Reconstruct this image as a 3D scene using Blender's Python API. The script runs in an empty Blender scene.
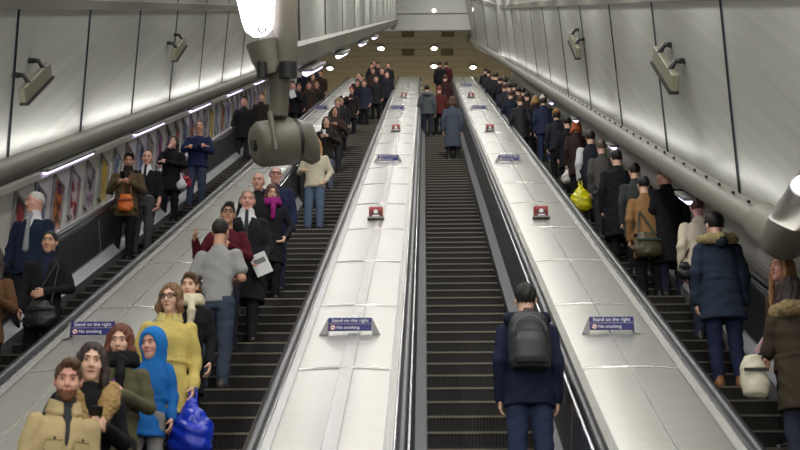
import bpy, math, random
import numpy as np
from mathutils import Vector, Matrix, Euler

random.seed(7)
SC = bpy.context.scene
COL = SC.collection

# ------------------------------------------------------------------ camera and the inclined frame
F_PX, W, H_ = 1300.0, 800.0, 450.0
VPX, VPY = 425.0, 12.0
PITCH = 30.0 - math.degrees(math.atan((225 - VPY) / F_PX))
CAM = Vector((0, 0, 1.6))
NC = 3.70                                  # camera height above the plane of the step edges
C30, S30 = math.cos(math.radians(30)), 0.5
cam_d = bpy.data.cameras.new('camera')
cam = bpy.data.objects.new('camera', cam_d)
COL.objects.link(cam)
cam.location = CAM
YAW = math.atan((VPX - 400) / math.hypot(F_PX, 225 - VPY)) / math.cos(math.radians(PITCH)) * 1.06
cam.rotation_euler = Euler((math.radians(90 + PITCH), 0, YAW))
cam_d.sensor_width = 36
cam_d.lens = F_PX * 36 / W
cam_d.clip_end = 400
cam_d.dof.use_dof = True
cam_d.dof.focus_distance = 19
cam_d.dof.aperture_fstop = 3.2
SC.camera = cam
RC = cam.rotation_euler.to_matrix()
ORI = CAM + Vector((0, S30 * NC, -C30 * NC))   # foot of the camera on the step plane


def P(X, s, n):
    return ORI + Vector((X, s * C30 - n * S30, s * S30 + n * C30))


def inv(p):
    q = p - ORI
    return q.x, q.y * C30 + q.z * S30, -q.y * S30 + q.z * C30


def ray(px, py):
    return RC @ Vector(((px - 400) / F_PX, -(py - 225) / F_PX, -1.0))


def on_n(px, py, n):
    d = ray(px, py)
    nd = -d.y * S30 + d.z * C30
    return inv(CAM + d * ((n - NC) / nd))


def on_X(px, py, X):
    d = ray(px, py)
    return inv(CAM + d * (X / d.x))


def s_of_z(z, n):                            # slope distance of a camera depth
    p = math.radians(30 - PITCH)
    return (z - (NC - n) * math.sin(p)) / math.cos(p)


def lin(c):
    return tuple(((v / 255) / 12.92 if v / 255 <= .04045 else ((v / 255 + .055) / 1.055) ** 2.4) for v in c)


# ------------------------------------------------------------------ materials
MATS = {}


def mat(key, col, rough=.6, metal=0., noise=None, bump=0., scale=40., stretch=(1, 1, 1), emis=0., spec=.5, var=.12, sheen=0., coat=0.):
    k = (key, tuple(col))
    if k in MATS:
        return MATS[k]
    m = bpy.data.materials.new(key)
    m.use_nodes = True
    nt = m.node_tree
    b = nt.nodes['Principled BSDF']
    c = lin(col)
    b.inputs['Base Color'].default_value = (*c, 1)
    b.inputs['Roughness'].default_value = rough
    b.inputs['Metallic'].default_value = metal
    b.inputs['Specular IOR Level'].default_value = spec
    if sheen:
        b.inputs['Sheen Weight'].default_value = sheen
    if coat:
        b.inputs['Coat Weight'].default_value = coat
        b.inputs['Coat Roughness'].default_value = .15
    if emis:
        b.inputs['Emission Color'].default_value = (*c, 1)
        b.inputs['Emission Strength'].default_value = emis
    else:
        tc = nt.nodes.new('ShaderNodeTexCoord')
        mp = nt.nodes.new('ShaderNodeMapping')
        mp.inputs['Scale'].default_value = stretch
        nz = nt.nodes.new('ShaderNodeTexNoise')
        nz.inputs['Scale'].default_value = scale
        nz.inputs['Detail'].default_value = 3
        nt.links.new(tc.outputs['Object'], mp.inputs['Vector'])
        nt.links.new(mp.outputs['Vector'], nz.inputs['Vector'])
        mx = nt.nodes.new('ShaderNodeMix')
        mx.data_type = 'RGBA'
        mx.inputs['A'].default_value = (*[v * (1 - var) for v in c], 1)
        mx.inputs['B'].default_value = (*[min(1, v * (1 + var)) for v in c], 1)
        nt.links.new(nz.outputs['Fac'], mx.inputs['Factor'])
        nt.links.new(mx.outputs['Result'], b.inputs['Base Color'])
        if bump:
            bp = nt.nodes.new('ShaderNodeBump')
            bp.inputs['Strength'].default_value = bump
            bp.inputs['Distance'].default_value = .02
            nt.links.new(nz.outputs['Fac'], bp.inputs['Height'])
            nt.links.new(bp.outputs['Normal'], b.inputs['Normal'])
    MATS[k] = m
    return m


def cloth(c, rough=.85):
    return mat('fabric', c, rough=rough, bump=.25, scale=60, var=.18, spec=.25)




def streaked_panel():
    """enamelled, brushed metal with reflections painted in as fine diagonal streaks"""
    m = mat('enamel_panel', (158, 159, 151), rough=.40, bump=.16, scale=1.0, stretch=(6, .10, 7), var=.34, spec=.45)  # streaked colour variation imitates lamp reflections on the brushed metal
    nt = m.node_tree
    mp = [n for n in nt.nodes if n.type == 'MAPPING'][0]
    r = nt.nodes.new('ShaderNodeMapping')
    r.inputs['Rotation'].default_value = (math.radians(-11), 0, 0)
    src = mp.inputs['Vector'].links[0].from_socket
    nt.links.new(src, r.inputs['Vector']); nt.links.new(r.outputs['Vector'], mp.inputs['Vector'])
    nz = [n for n in nt.nodes if n.type == 'TEX_NOISE'][0]
    nz.inputs['Detail'].default_value = 5; nz.inputs['Roughness'].default_value = .65
    return m


M_panel = streaked_panel()
M_seam = mat('black_seam', (10, 10, 13), rough=.7, spec=.1)
M_corn = mat('cornice_paint', (112, 109, 98), rough=.5, bump=.1, scale=3, stretch=(4, .5, 4), var=.14)
M_beam = mat('beam_paint', (92, 88, 74), rough=.5, bump=.1, scale=3, var=.14)
M_wall = mat('wall_board', (208, 206, 198), rough=.5, scale=4, var=.08)
M_deck = mat('brushed_deck_metal', (190, 189, 182), rough=.32, metal=.7, bump=.04, scale=1.0, stretch=(3, 14, 3), var=.07)
M_strip = mat('bright_deck_strip', (205, 204, 198), rough=.26, metal=.7, scale=8, var=.05)
M_edge = mat('stainless_edge', (200, 200, 205), rough=.18, metal=1., scale=5, var=.05)
M_skirt = mat('stainless_skirt', (150, 151, 154), rough=.3, metal=.6, scale=3, stretch=(1, 1, 8), var=.1)
M_inner = mat('inner_deck_metal', (205, 206, 210), rough=.30, metal=.55, scale=3, var=.06)
M_balu = mat('balustrade_metal', (110, 110, 112), rough=.34, metal=.9, scale=3, var=.1)
M_rubber = mat('handrail_rubber', (34, 34, 40), rough=.32, scale=6, var=.1)
M_step = mat('step_metal', (23, 22, 20), rough=.55, metal=.3, scale=30, var=.3)
M_nose = mat('worn_nosing', (98, 92, 81), rough=.45, metal=.5, scale=14, stretch=(2, 1, 1), var=.3)
M_tread = mat('tread_metal', (30, 28, 26), rough=.5, metal=.4, scale=30, var=.3)
M_hallceil = mat('brass_ceiling', (152, 145, 122), rough=.55, scale=2, stretch=(4, .6, 1), var=.15)
M_head = mat('headwall_grey', (165, 165, 160), rough=.6, scale=1.5, var=.12)
M_floor = mat('floor_tile', (120, 112, 95), rough=.4, scale=5, var=.15)
M_vent = mat('vent_dark', (92, 82, 60), rough=.6, scale=8)
M_tube = mat('tube_glow', (222, 206, 255), emis=4.)
M_lens = mat('downlight_glow', (255, 250, 235), emis=14.)
M_lamp = mat('lamp_glow', (250, 244, 255), emis=5.)
M_post = mat('post_paint', (94, 90, 78), rough=.5, scale=6, bump=.1, var=.2)
M_black = mat('black_plastic', (20, 20, 22), rough=.45, scale=20)
M_blue = mat('sign_blue', (28, 24, 112), rough=.35, scale=9, var=.06)
M_white = mat('sign_white', (235, 235, 235), rough=.5, scale=9, var=.02)
M_red = mat('stop_red', (168, 62, 60), rough=.4, scale=9, var=.1)
M_dred = mat('stop_dark_red', (92, 30, 30), rough=.5, scale=9, var=.1)
M_olive = mat('speaker_olive', (128, 124, 104), rough=.5, scale=9, var=.1)
M_grey = mat('grey_metal', (140, 140, 138), rough=.4, metal=.4, scale=9, var=.1)


# ------------------------------------------------------------------ object helpers
def tag(o, label=None, cat=None, group=None, kind=None):
    if label: o['label'] = label
    if cat: o['category'] = cat
    if group: o['group'] = group
    if kind: o['kind'] = kind
    return o


def empty(name, loc, label=None, cat=None, group=None, rot=None):
    o = bpy.data.objects.new(name, None)
    o.empty_display_size = .1
    COL.objects.link(o)
    o.location = loc
    if rot: o.rotation_euler = rot
    return tag(o, label, cat, group)


class MB:
    """collects shapes for ONE mesh object"""
    def __init__(s):
        s.v, s.f, s.m, s.sm = [], [], [], []

    def add(s, verts, faces, mi=0, smooth=False):
        o = len(s.v)
        s.v += [tuple(v) for v in verts]
        s.f += [tuple(i + o for i in f) for f in faces]
        s.m += [mi] * len(faces)
        s.sm += [smooth] * len(faces)
        return s

    def box(s, c, h, mi=0, R=None, bev=0.):
        x, y, z = h
        if bev:
            b = min(bev, x * .9, y * .9, z * .9)
            pts = []
            for sx in (-1, 1):
                for sy in (-1, 1):
                    for sz in (-1, 1):
                        pts += [(sx * x, sy * (y - b), sz * (z - b)), (sx * (x - b), sy * y, sz * (z - b)), (sx * (x - b), sy * (y - b), sz * z)]
            import bmesh
            bm = bmesh.new()
            for p in pts: bm.verts.new(p)
            bmesh.ops.convex_hull(bm, input=bm.verts)
            bmesh.ops.dissolve_limit(bm, angle_limit=.01, verts=bm.verts, edges=bm.edges)
            bm.verts.index_update()
            vs = [v.co.copy() for v in bm.verts]
            fs = [[v.index for v in f.verts] for f in bm.faces]
            bm.free()
        else:
            vs = [Vector((sx * x, sy * y, sz * z)) for sx in (-1, 1) for sy in (-1, 1) for sz in (-1, 1)]
            fs = [(0, 1, 3, 2), (4, 6, 7, 5), (0, 4, 5, 1), (2, 3, 7, 6), (0, 2, 6, 4), (1, 5, 7, 3)]
        c = Vector(c)
        vs = [(R @ v if R else v) + c for v in vs]
        return s.add(vs, fs, mi)

    def tube(s, pts, rad, seg=12, mi=0, cap=True, smooth=True, sq=(1, 1)):
        pts = [Vector(p) for p in pts]
        n = len(pts)
        if not hasattr(rad, '__len__'): rad = [rad] * n
        vs, fs = [], []
        ref = None
        for i, p in enumerate(pts):
            t = (pts[min(i + 1, n - 1)] - pts[max(i - 1, 0)]).normalized()
            if ref is None:
                ref = Vector((0, 0, 1)) if abs(t.z) < .9 else Vector((1, 0, 0))
            u = (ref - t * ref.dot(t)).normalized()
            w = t.cross(u)
            ref = u
            for k in range(seg):
                a = 2 * math.pi * k / seg
                vs.append(p + u * (math.cos(a) * rad[i] * sq[0]) + w * (math.sin(a) * rad[i] * sq[1]))
        for i in range(n - 1):
            for k in range(seg):
                a, b = i * seg + k, i * seg + (k + 1) % seg
                fs.append((a, b, b + seg, a + seg))
        s.add(vs, fs, mi, smooth)
        if cap:
            s.add(vs[:seg], [tuple(range(seg))[::-1]], mi)
            s.add(vs[-seg:], [tuple(range(seg))], mi)
        return s

    def extrude(s, prof, s0, s1, mi=0, closed=False, smooth=False, cap=False, fn=None):
        """profile of (X, n) swept along the slope from s0 to s1 (coordinates X, s, n)"""
        n = len(prof)
        vs = [(x, s0, z) for x, z in prof] + [(x, s1, z) for x, z in prof]
        fs = [(i, (i + 1) % n, (i + 1) % n + n, i + n) for i in range(n if closed else n - 1)]
        s.add(vs, fs, mi, smooth)
        if cap:
            s.add(vs[:n], [tuple(range(n))], mi)
            s.add(vs[n:], [tuple(range(n))[::-1]], mi)
        return s

    def build(s, name, mats, parent=None, loc=None, rot=None, recalc=True):
        me = bpy.data.meshes.new(name)
        me.from_pydata(s.v, [], s.f)
        for m in (mats if isinstance(mats, (list, tuple)) else [mats]):
            me.materials.append(m)
        me.polygons.foreach_set('material_index', s.m)
        me.polygons.foreach_set('use_smooth', s.sm)
        if recalc:
            import bmesh
            bm = bmesh.new(); bm.from_mesh(me)
            bmesh.ops.recalc_face_normals(bm, faces=bm.faces)
            bm.to_mesh(me); bm.free()
        me.update()
        o = bpy.data.objects.new(name, me)
        COL.objects.link(o)
        if parent: o.parent = parent
        if loc is not None: o.location = loc
        if rot is not None: o.rotation_euler = rot
        return o


INC = Euler((math.radians(30), 0, 0))          # local axes X, s, n


def inc_obj(mb, name, mats, label=None, cat=None, kind=None, group=None):
    return tag(mb.build(name, mats, loc=ORI, rot=INC), label, cat, group, kind)


def copy_tree(o, parent=None):
    c = o.copy()
    COL.objects.link(c)
    if parent: c.parent = parent
    for ch in list(o.children):
        copy_tree(ch, c)
    return c


# ------------------------------------------------------------------ the shaft: lining, cornices, wall boards
S_TOP = 59.0                                  # slope distance at which the escalators level out
BASE_L, BASE_R = (-5.2, 1.94), (3.1, 1.88)


N_TOP = 3.80                                  # top of the flat panels


def arc(side):
    """profile of one side: a flat, slightly leaning panel and the vault above it"""
    b = BASE_L if side < 0 else BASE_R
    top = (b[0] - side * .25, N_TOP)
    cx = (BASE_L[0] + BASE_R[0]) / 2
    a = abs(top[0] - cx)
    pts = [(b[0] + (top[0] - b[0]) * i / 4, b[1] + (top[1] - b[1]) * i / 4) for i in range(5)]
    pts += [(cx + side * a * math.cos(t), N_TOP + 3.6 * math.sin(t)) for t in [math.pi / 2 * i / 12 for i in range(1, 13)]]
    return pts


def lining(name, side, seams, s0, s1, bend=None):
    mb = MB()
    cuts = [s0] + [q for q in seams if s0 < q < s1] + [s1]
    for a, b in zip(cuts[:-1], cuts[1:]):
        prof = arc(side)
        mb.extrude(prof, a + .052, b - .052, 0, smooth=True)
        pr2 = [(x - side * .008, n) for x, n in prof]
        mb.extrude(pr2, b - .053, b + .053, 1, smooth=True)
    if bend:
        for v in range(len(mb.v)):
            x, s, n = mb.v[v]
            if s > bend[0]:
                mb.v[v] = (x + (s - bend[0]) * bend[1], s, n + (s - bend[0]) * bend[2])
    return inc_obj(mb, name, [M_panel, M_seam], kind='structure')


seL = [s_of_z(16.05 + 3.41 * k, 1.95) for k in range(-6, 16)]
seR = [s_of_z(12.87 + 3.80 * k, 1.95) for k in range(-5, 14)]
lining('wall_left', -1, seL, -5, S_TOP - 2)
BEND = (50.0, -.085, .055)
lining('wall_right', 1, seR, -5, 64, BEND)


def bent(mb, bend):
    for i, (x, s, n) in enumerate(mb.v):
        if s > bend[0]:
            mb.v[i] = (x + (s - bend[0]) * bend[1], s, n + (s - bend[0]) * bend[2])
    return mb


def rnd(cx, cn, rx, rn, a0, a1, k=10):
    return [(cx + rx * math.cos(math.radians(a0 + (a1 - a0) * i / k)), cn + rn * math.sin(math.radians(a0 + (a1 - a0) * i / k))) for i in range(k + 1)]


# slim rail along the top of the flat panels
mb = MB(); mb.extrude([(-4.97, 3.78), (-4.90, 3.79), (-4.89, 3.92), (-4.93, 3.94)], -5, S_TOP - 2, 0)
inc_obj(mb, 'trim_5', M_corn, kind='structure')
mb = MB()
for a in range(-5, 64): mb.extrude([(2.87, 3.78), (2.80, 3.79), (2.79, 3.92), (2.83, 3.94)], a, a + 1, 0)
inc_obj(bent(mb, BEND), 'trim_6', M_corn, kind='structure')
# left cornice: a rounded moulding with a lighter cove board under it
mb = MB()
mb.extrude([(-5.22, 1.98)] + rnd(-5.15, 1.83, .13, .14, 85, -80) + [(-5.09, 1.69)], -5, S_TOP - 2, 0, smooth=True)
mb.extrude([(-5.09, 1.69), (-5.07, 1.66), (-5.09, 1.57), (-5.20, 1.55)], -5, S_TOP - 2, 1)
inc_obj(mb, 'trim_1', [M_corn, M_wall], kind='structure')
# poster wall below it
mb = MB()
mb.extrude([(-5.2, 1.6), (-5.2, .60), (-5.12, .55)], -5, S_TOP - 1, 0)
inc_obj(mb, 'wall_left_lower', M_wall, kind='structure')
# right cornice: wide tube-like trunking that overhangs the right escalator
SR0 = s_of_z(11.2, 1.7)
mb = MB()
prof = [(3.14, 1.93)] + rnd(3.10, 1.75, .16, .145, 100, 268, 14) + [(3.9, 1.58)]
for a in [SR0 + q * (64 - SR0) / 24 for q in range(24)]:
    mb.extrude(prof, a, a + (64 - SR0) / 24, 0, smooth=True)
bent(mb, BEND)
inc_obj(mb, 'trim_2', M_corn, kind='structure')
mb = MB()
for k in range(70):                                # row of small fixing clips along the top of the trunking
    mb.box((3.03, SR0 + .5 + k * .62, 1.91), (.012, .022, .014), 0)
inc_obj(mb, 'trim_3', M_black, kind='structure')
mb = MB()
mb.extrude([(3.9, 1.6), (3.9, .55)], -5, S_TOP, 0)
inc_obj(mb, 'wall_right_lower', M_wall, kind='structure')

# hanging bulkhead over the left-hand deck, with its beam
XB = -1.30
SB0, SB1 = s_of_z(12.6, 3.2), s_of_z(67, 3.2)
mb = MB()
cuts = [SB0] + [s_of_z(1300 * 1.30 * (.00794 + .0021 * k), 3.4) for k in range(0, 18)]
cuts = [q for q in cuts if q < SB1] + [SB1]
for a, b in zip(cuts[:-1], cuts[1:]):
    for x in (XB, XB - .3):
        mb.extrude([(x, 3.38), (x, 5.0), (x + (.1 if x == XB else .05), 7.4)], a + .03, b - .03, 0, smooth=False)
    mb.extrude([(XB + .01, 3.38), (XB + .01, 5.0), (XB + .11, 7.4)], a - .055, a + .055, 1)
mb.add([(XB, SB0, 3.38), (XB - .3, SB0, 3.38), (XB - .25, SB0, 7.4), (XB + .1, SB0, 7.4)], [(0, 1, 2, 3)], 0)
inc_obj(mb, 'wall_middle', [M_panel, M_seam], kind='structure')
mb = MB()
mb.extrude([(XB + .03, 3.42), (XB + .07, 3.38), (XB + .05, 3.2), (XB - .05, 3.12), (XB - .33, 3.12), (XB - .35, 3.42)], SB0, SB1, 0, closed=True, cap=True)
inc_obj(mb, 'trim_4', M_beam, kind='structure')

# ------------------------------------------------------------------ upper hall
TOPP = P(0, S_TOP, 0)
HALL_Z = TOPP.z + 3.35
d = ray(430, 31)
HALL_Y = CAM.y + d.y * (HALL_Z - CAM.z) / d.z
mb = MB()
for k in range(24):                                # boarded soffit
    y0 = HALL_Y + k * .6
    mb.box((-.5, y0 + .29, HALL_Z + .05), (10, .285, .05))
o = mb.build('ceiling', M_hallceil); tag(o, kind='structure')
mb = MB()
mb.box((-.5, HALL_Y + .15, HALL_Z + 5.0), (10, .15, 4.9))
mb.box((-.5, HALL_Y - .03, HALL_Z + .12), (10, .05, .12))
mb.box((-.5, HALL_Y - .03, HALL_Z + .95), (10, .04, .05))
tag(mb.build('wall_upper', M_head), kind='structure')
mb = MB(); mb.box((-.5, TOPP.y + 9.5, TOPP.z - .15), (10, 9.0, .1))
tag(mb.build('floor_upper', M_floor), kind='structure')
mb = MB(); mb.box((-.5, HALL_Y + 14.2, TOPP.z + 1.6), (10, .1, 1.75))
tag(mb.build('wall_back', M_hallceil), kind='structure')
mb = MB()
for sx in (-1, 1):
    mb.box((-.5 + sx * 10, HALL_Y + 7, TOPP.z + 1.6), (.1, 7.2, 1.75))
tag(mb.build('wall_side', M_wall), kind='structure')
mb = MB(); mb.box((-.5, -1.5, -.06), (7, 6.2, .06))
tag(mb.build('floor', M_floor), kind='structure')


def hall_pt(px, py):
    d = ray(px, py)
    return CAM + d * ((HALL_Z - CAM.z) / d.z)


dl = None
for (px, py, lab) in [(434, 47, 'round ceiling downlight above the middle deck, nearer of two in line'),
                      (434, 65, 'round ceiling downlight straight above the top of the middle escalator'),
                      (473, 66, 'round ceiling downlight just above the top of the right-hand deck'),
                      (381, 47, 'round ceiling downlight beside the end of the hanging beam'),
                      (330, 67, 'round ceiling downlight above the top of the far left escalator')]:
    q = hall_pt(px, py)
    if dl is None:
        dl = empty('downlight', q, lab, 'ceiling light', 'downlights in the upper hall')
        MB().tube([(0, 0, -.08), (0, 0, .0)], [.19, .19], 20).build('rim', M_grey, dl)
        MB().tube([(0, 0, -.10), (0, 0, -.075)], [.13, .15], 20).build('lens', M_lens, dl)
    else:
        c = copy_tree(dl); c.location = q; c['label'] = lab
vent = None
for (px, py, lab) in [(408, 33, 'dark ceiling vent at the edge of the brass ceiling, beside the beam end'),
                      (448, 33, 'dark ceiling vent at the edge of the brass ceiling, towards the right-hand wall'),
                      (408, 52, 'dark ceiling vent deeper in the brass ceiling, beside the beam end'),
                      (447, 52, 'dark ceiling vent deeper in the brass ceiling, towards the right-hand wall')]:
    q = hall_pt(px, py)
    if vent is None:
        vent = empty('ceiling_vent', q, lab, 'vent', 'vents in the brass ceiling')
        mb = MB()
        for k in range(6): mb.box((0, -.2 + k * .08, -.03), (.26, .022, .02))
        mb.build('slats', M_vent, vent)
        mb = MB()
        for sx in (-1, 1): mb.box((sx * .28, 0, -.03), (.02, .26, .03)); mb.box((0, sx * .25, -.03), (.3, .02, .03))
        mb.build('frame', M_vent, vent)
    else:
        c = copy_tree(vent); c.location = q; c['label'] = lab

# wall lamps on the grey headwall
wl = None
for (px, py, lab) in [(434, 11, 'small round lamp on the grey headwall above the middle escalator'),
                      (473, 10, 'small round lamp on the grey headwall beside the right-hand wall')]:
    d = ray(px, py); q = CAM + d * ((HALL_Y - .02 - CAM.y) / d.y)
    if wl is None:
        wl = empty('wall_lamp', q, lab, 'wall light', 'lamps on the headwall')
        MB().tube([(0, 0, 0), (0, -.05, 0)], [.11, .11], 16).build('rim', M_grey, wl)
        MB().tube([(0, -.05, 0), (0, -.09, 0)], [.08, .06], 16).build('lens', M_lens, wl)
    else:
        c = copy_tree(wl); c.location = q; c['label'] = lab

# ------------------------------------------------------------------ escalators
CEN = [-4.19, -1.87, .49, 2.87]
WF = [1.09, 1, 1, 1]
PITCH_S = .462
TR, RI = PITCH_S * C30, PITCH_S * S30
S_BOT = 3.3
NSTEP = int((S_TOP - S_BOT) / PITCH_S)


def step_mesh():
    mb = MB()
    w, t = .495, TR
    # nosing edge at (y 0, z 0), tread runs back to +y, riser runs down
    R = [(0, -.004), (.012, -.05), (.02, -.12), (.012, -.19), (0.0, -RI - .02)]
    vs, fs = [], []
    for x in (-w, w):
        vs += [(x, y, z) for y, z in R]
    for i in range(4):
        fs.append((i, i + 1, i + 6, i + 5))
    mb.add(vs, fs, 0)
    mb.add([(-w, .03, 0), (w, .03, 0), (w, t + .02, -.002), (-w, t + .02, -.002)], [(0, 1, 2, 3)], 2)
    mb.box((0, .012, -.009), (w, .017, .010), 1)
    for k in range(32):
        x = -w + .02 + k * (2 * w - .04) / 31
        mb.box((x, -.001 + .01, -.12), (.007, .008, .10), 0)
        mb.box((x, .03 + t / 2, .003), (.007, t / 2 - .03, .004), 2)
    for sx in (-1, 1):
        mb.add([(sx * w, .0, 0), (sx * w, t, 0), (sx * w, t, -RI), (sx * w, .0, -RI)], [(0, 1, 2, 3)], 0)
    return mb


STEP = step_mesh()
step_data = None
ESC_LAB = ['far left escalator beside the poster wall, carrying people facing the camera',
           'left escalator crowded with standing people in coats facing the camera',
           'middle escalator mostly empty, with one climbing man wearing a backpack',
           'right escalator under the grey trunking, crowded with people seen from behind']
K0 = int((9.6 - S_BOT) / PITCH_S)


def step_pos(k):
    return P(0, S_BOT + k * PITCH_S, 0)


def rail_profile(x0, sg):
    pr = []
    for a in range(-30, 211, 20):
        pr.append((x0 + .045 * math.cos(math.radians(a)), .80 + .04 * math.sin(math.radians(a))))
    return pr


for e, xc in enumerate(CEN):
    root = empty('escalator', ORI + Vector((xc, 0, 0)), ESC_LAB[e], 'escalator', 'escalators')
    rest = MB()
    for k in range(NSTEP):
        q = step_pos(k) - ORI
        if K0 <= k < K0 + 100:
            if step_data is None:
                o = STEP.build('step', [M_step, M_nose, M_tread], root)
                step_data = o.data
            else:
                o = bpy.data.objects.new('step', step_data)
                COL.objects.link(o); o.parent = root
            o.location = q; o.scale = (WF[e], 1, 1)
        else:
            rest.box(q + Vector((0, TR / 2, -RI / 2 - .005)), (.495 * WF[e], TR / 2, RI / 2), 0)
            rest.box(q + Vector((0, .01, -.008)), (.495 * WF[e], .02, .010), 1)
    o = rest.build('steps', [M_step, M_nose], root); o['kind'] = 'stuff'
    for sg in (-WF[e], WF[e]):
        mb = MB()
        prof = rail_profile(sg * .67, sg)
        mb.extrude(prof, 2.5, S_TOP, 0, closed=True, smooth=True, cap=True)
        mb.build('handrail', M_rubber, root, rot=INC)
        mb = MB()
        mb.extrude([(sg * .612, .745), (sg * .612, .785), (sg * .632, .79), (sg * .632, .745)], 2.5, S_TOP, 0, closed=True, cap=True)
        mb.extrude([(sg * .705, .75), (sg * .705, .79), (sg * .722, .79), (sg * .722, .75)], 2.5, S_TOP, 0, closed=True, cap=True)
        mb.build('rail_guide', M_edge, root, rot=INC)
        mb = MB()
        mb.extrude([(sg * .505, -.35), (sg * .505, .09)], 2.5, S_TOP, 0)
        mb.build('skirt_panel', M_skirt, root, rot=INC)
        mb = MB()
        mb.extrude([(sg * .505, .085), (sg * .515, .10), (sg * .597, .205), (sg * .597, .23)], 2.5, S_TOP, 0)
        mb.build('inner_deck', M_inner, root, rot=INC)
        mb = MB()
        a = 2.5
        while a < S_TOP:
            b = min(a + 2.35, S_TOP)
            mb.extrude([(sg * .597, .22), (sg * .60, .24), (sg * .612, .75)], a + .006, b - .006, 0)
            a = b
        mb.build('balustrade', M_balu, root, rot=INC)
    # comb plate at the head of the escalator
    mb = MB(); q = step_pos(NSTEP) - ORI
    mb.box(q + Vector((0, .6, -.02)), (.52, .6, .03), 0)
    for k in range(24): mb.box(q + Vector((-.48 + k * .0417, -.02, .0)), (.008, .05, .01), 0)
    mb.build('comb_plate', M_edge, root)

# ------------------------------------------------------------------ decks between the escalators
DN = .765


def deck(x0, x1, label, strip, name='balustrade_deck'):
    root = empty(name, ORI + Vector(((x0 + x1) / 2, 0, 0)), label, 'deck', 'metal decks between the escalators')
    h = (x1 - x0) / 2
    mb = MB()
    s = on_n(340, 370, DN)[1] - 4 * 2.35
    while s < S_TOP + .4:
        a, b = max(s, 2.5), min(s + 2.35, S_TOP + .4)
        pr = []
        for i in range(9):
            u = -1 + i / 4
            pr.append((u * (h - .07), DN + .02 * (1 - u * u)))
        mb.extrude(pr, a, b - .006, 0, smooth=True)
        s += 2.35
    mb.build('deck_panel', M_deck, root, rot=INC)
    for sg in (-1, 1):
        mb = MB()
        mb.extrude([(sg * (h - .075), DN + .008), (sg * (h - .01), DN + .014), (sg * h, DN - .0), (sg * h, .66)], 2.5, S_TOP + .4, 0)
        mb.build('edge_trim', M_strip, root, rot=INC)
    s = on_n(340, 370, DN)[1] - 4 * 2.35
    while s < S_TOP:
        if s > 7:
            mb = MB()
            pr = [(-1 + i / 4) for i in range(9)]
            vs = []
            for ds, dn in ((-.035, .004), (-.012, .012), (.012, .012), (.035, .004)):
                vs += [(u * (h - .08), s + ds, DN + .02 * (1 - u * u) + dn) for u in pr]
            mb.add(vs, [(r * 9 + i, r * 9 + i + 1, r * 9 + i + 10, r * 9 + i + 9) for r in range(3) for i in range(8)], 0, True)
            mb.build('joint_strip', M_strip, root, rot=INC)
        s += 2.35
    if strip:
        c, w = strip
        mb = MB()
        mb.extrude([(c - w, DN + .018), (c - w + .006, DN + .027), (c + w - .006, DN + .027), (c + w, DN + .018)], 2.5, S_TOP + .4, 0)
        mb.build('cover_strip', M_strip, root, rot=INC)
    return root


deck(-3.41, -2.59, 'brushed metal deck between the far left and left escalators', (0, .02))
deck(-1.15, -.23, 'brushed metal deck with a middle cover strip, between the left and middle escalators', (.02, .06))
deck(1.21, 2.15, 'brushed metal deck between the middle and right escalators', (0, .014))
deck(-5.18, -4.96, 'narrow metal deck between the far left escalator and the poster wall', None)
deck(3.59, 3.88, 'narrow metal deck on the outer side of the right escalator', None)


# ------------------------------------------------------------------ signs and stop buttons on the decks
def text(body, size, loc, parent, m, align='LEFT'):
    c = bpy.data.curves.new('lettering', 'FONT')
    c.body = body; c.size = size; c.align_x = align; c.align_y = 'CENTER'
    c.extrude = .0008
    c.materials.append(m)
    t = bpy.data.objects.new('lettering', c)
    COL.objects.link(t)
    me = bpy.data.meshes.new_from_object(t.evaluated_get(bpy.context.evaluated_depsgraph_get()))
    bpy.data.objects.remove(t)
    o = bpy.data.objects.new('lettering', me)
    COL.objects.link(o); o.parent = parent
    o.location = loc; o.rotation_euler = (math.radians(90), 0, 0)
    return o


def make_sign():
    r = empty('deck_sign', (0, 0, 0))
    pl = MB().box((0, 0, .085), (.20, .012, .062), 0, bev=.004).build('sign_plate', M_blue, r)
    mb = MB(); mb.box((0, -.0125, .087), (.198, .0015, .003), 0)
    mb.build('divider', M_grey, pl)
    text('Stand on the right', .047, (0, -.0135, .118), pl, M_white, 'CENTER')
    text('No smoking', .043, (-.125, -.0135, .052), pl, M_white)
    mb = MB()
    mb.tube([(-.158, -.012, .052), (-.158, -.0145, .052)], .026, 20, 0)
    mb.tube([(-.158, -.0135, .052), (-.158, -.0152, .052)], .020, 20, 1)
    mb.box((-.158, -.0156, .052), (.022, .0006, .003), 0, R=Matrix.Rotation(math.radians(45), 3, 'Y'))
    mb.box((-.158, -.0154, .050), (.013, .0004, .003), 2)
    mb.build('no_smoking_symbol', [M_red, M_white, M_black], pl)
    for sg in (-1, 1):
        mb = MB()
        mb.add([(sg * .203, -.012, .147), (sg * .203, .012, .147), (sg * .27, .10, -.03), (sg * .285, -.03, -.03), (sg * .203, -.02, -.01), (sg * .203, .1, .0)],
               [(0, 1, 2, 3), (0, 3, 4), (1, 5, 2)], 0)
        mb.build('bracket', M_grey, r)
    return r


def make_stop():
    r = empty('stop_button', (0, 0, 0))
    MB().box((0, 0, .09), (.10, .07, .085), 0, bev=.015).build('housing', M_red, r)
    fp = MB().box((0, -.071, .06), (.085, .006, .05), 0).build('face_plate', M_dred, r)
    mb = MB(); mb.tube([(0, -.07, .085), (0, -.10, .085)], [.034, .03], 16)
    mb.build('push_knob', M_white, fp)
    MB().box((0, -.0775, .03), (.05, .001, .011)).build('caption_plate', M_white, fp)
    MB().box((0, .01, .0), (.12, .10, .012), 0, bev=.004).build('base_plate', M_grey, r)
    return r


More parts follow.
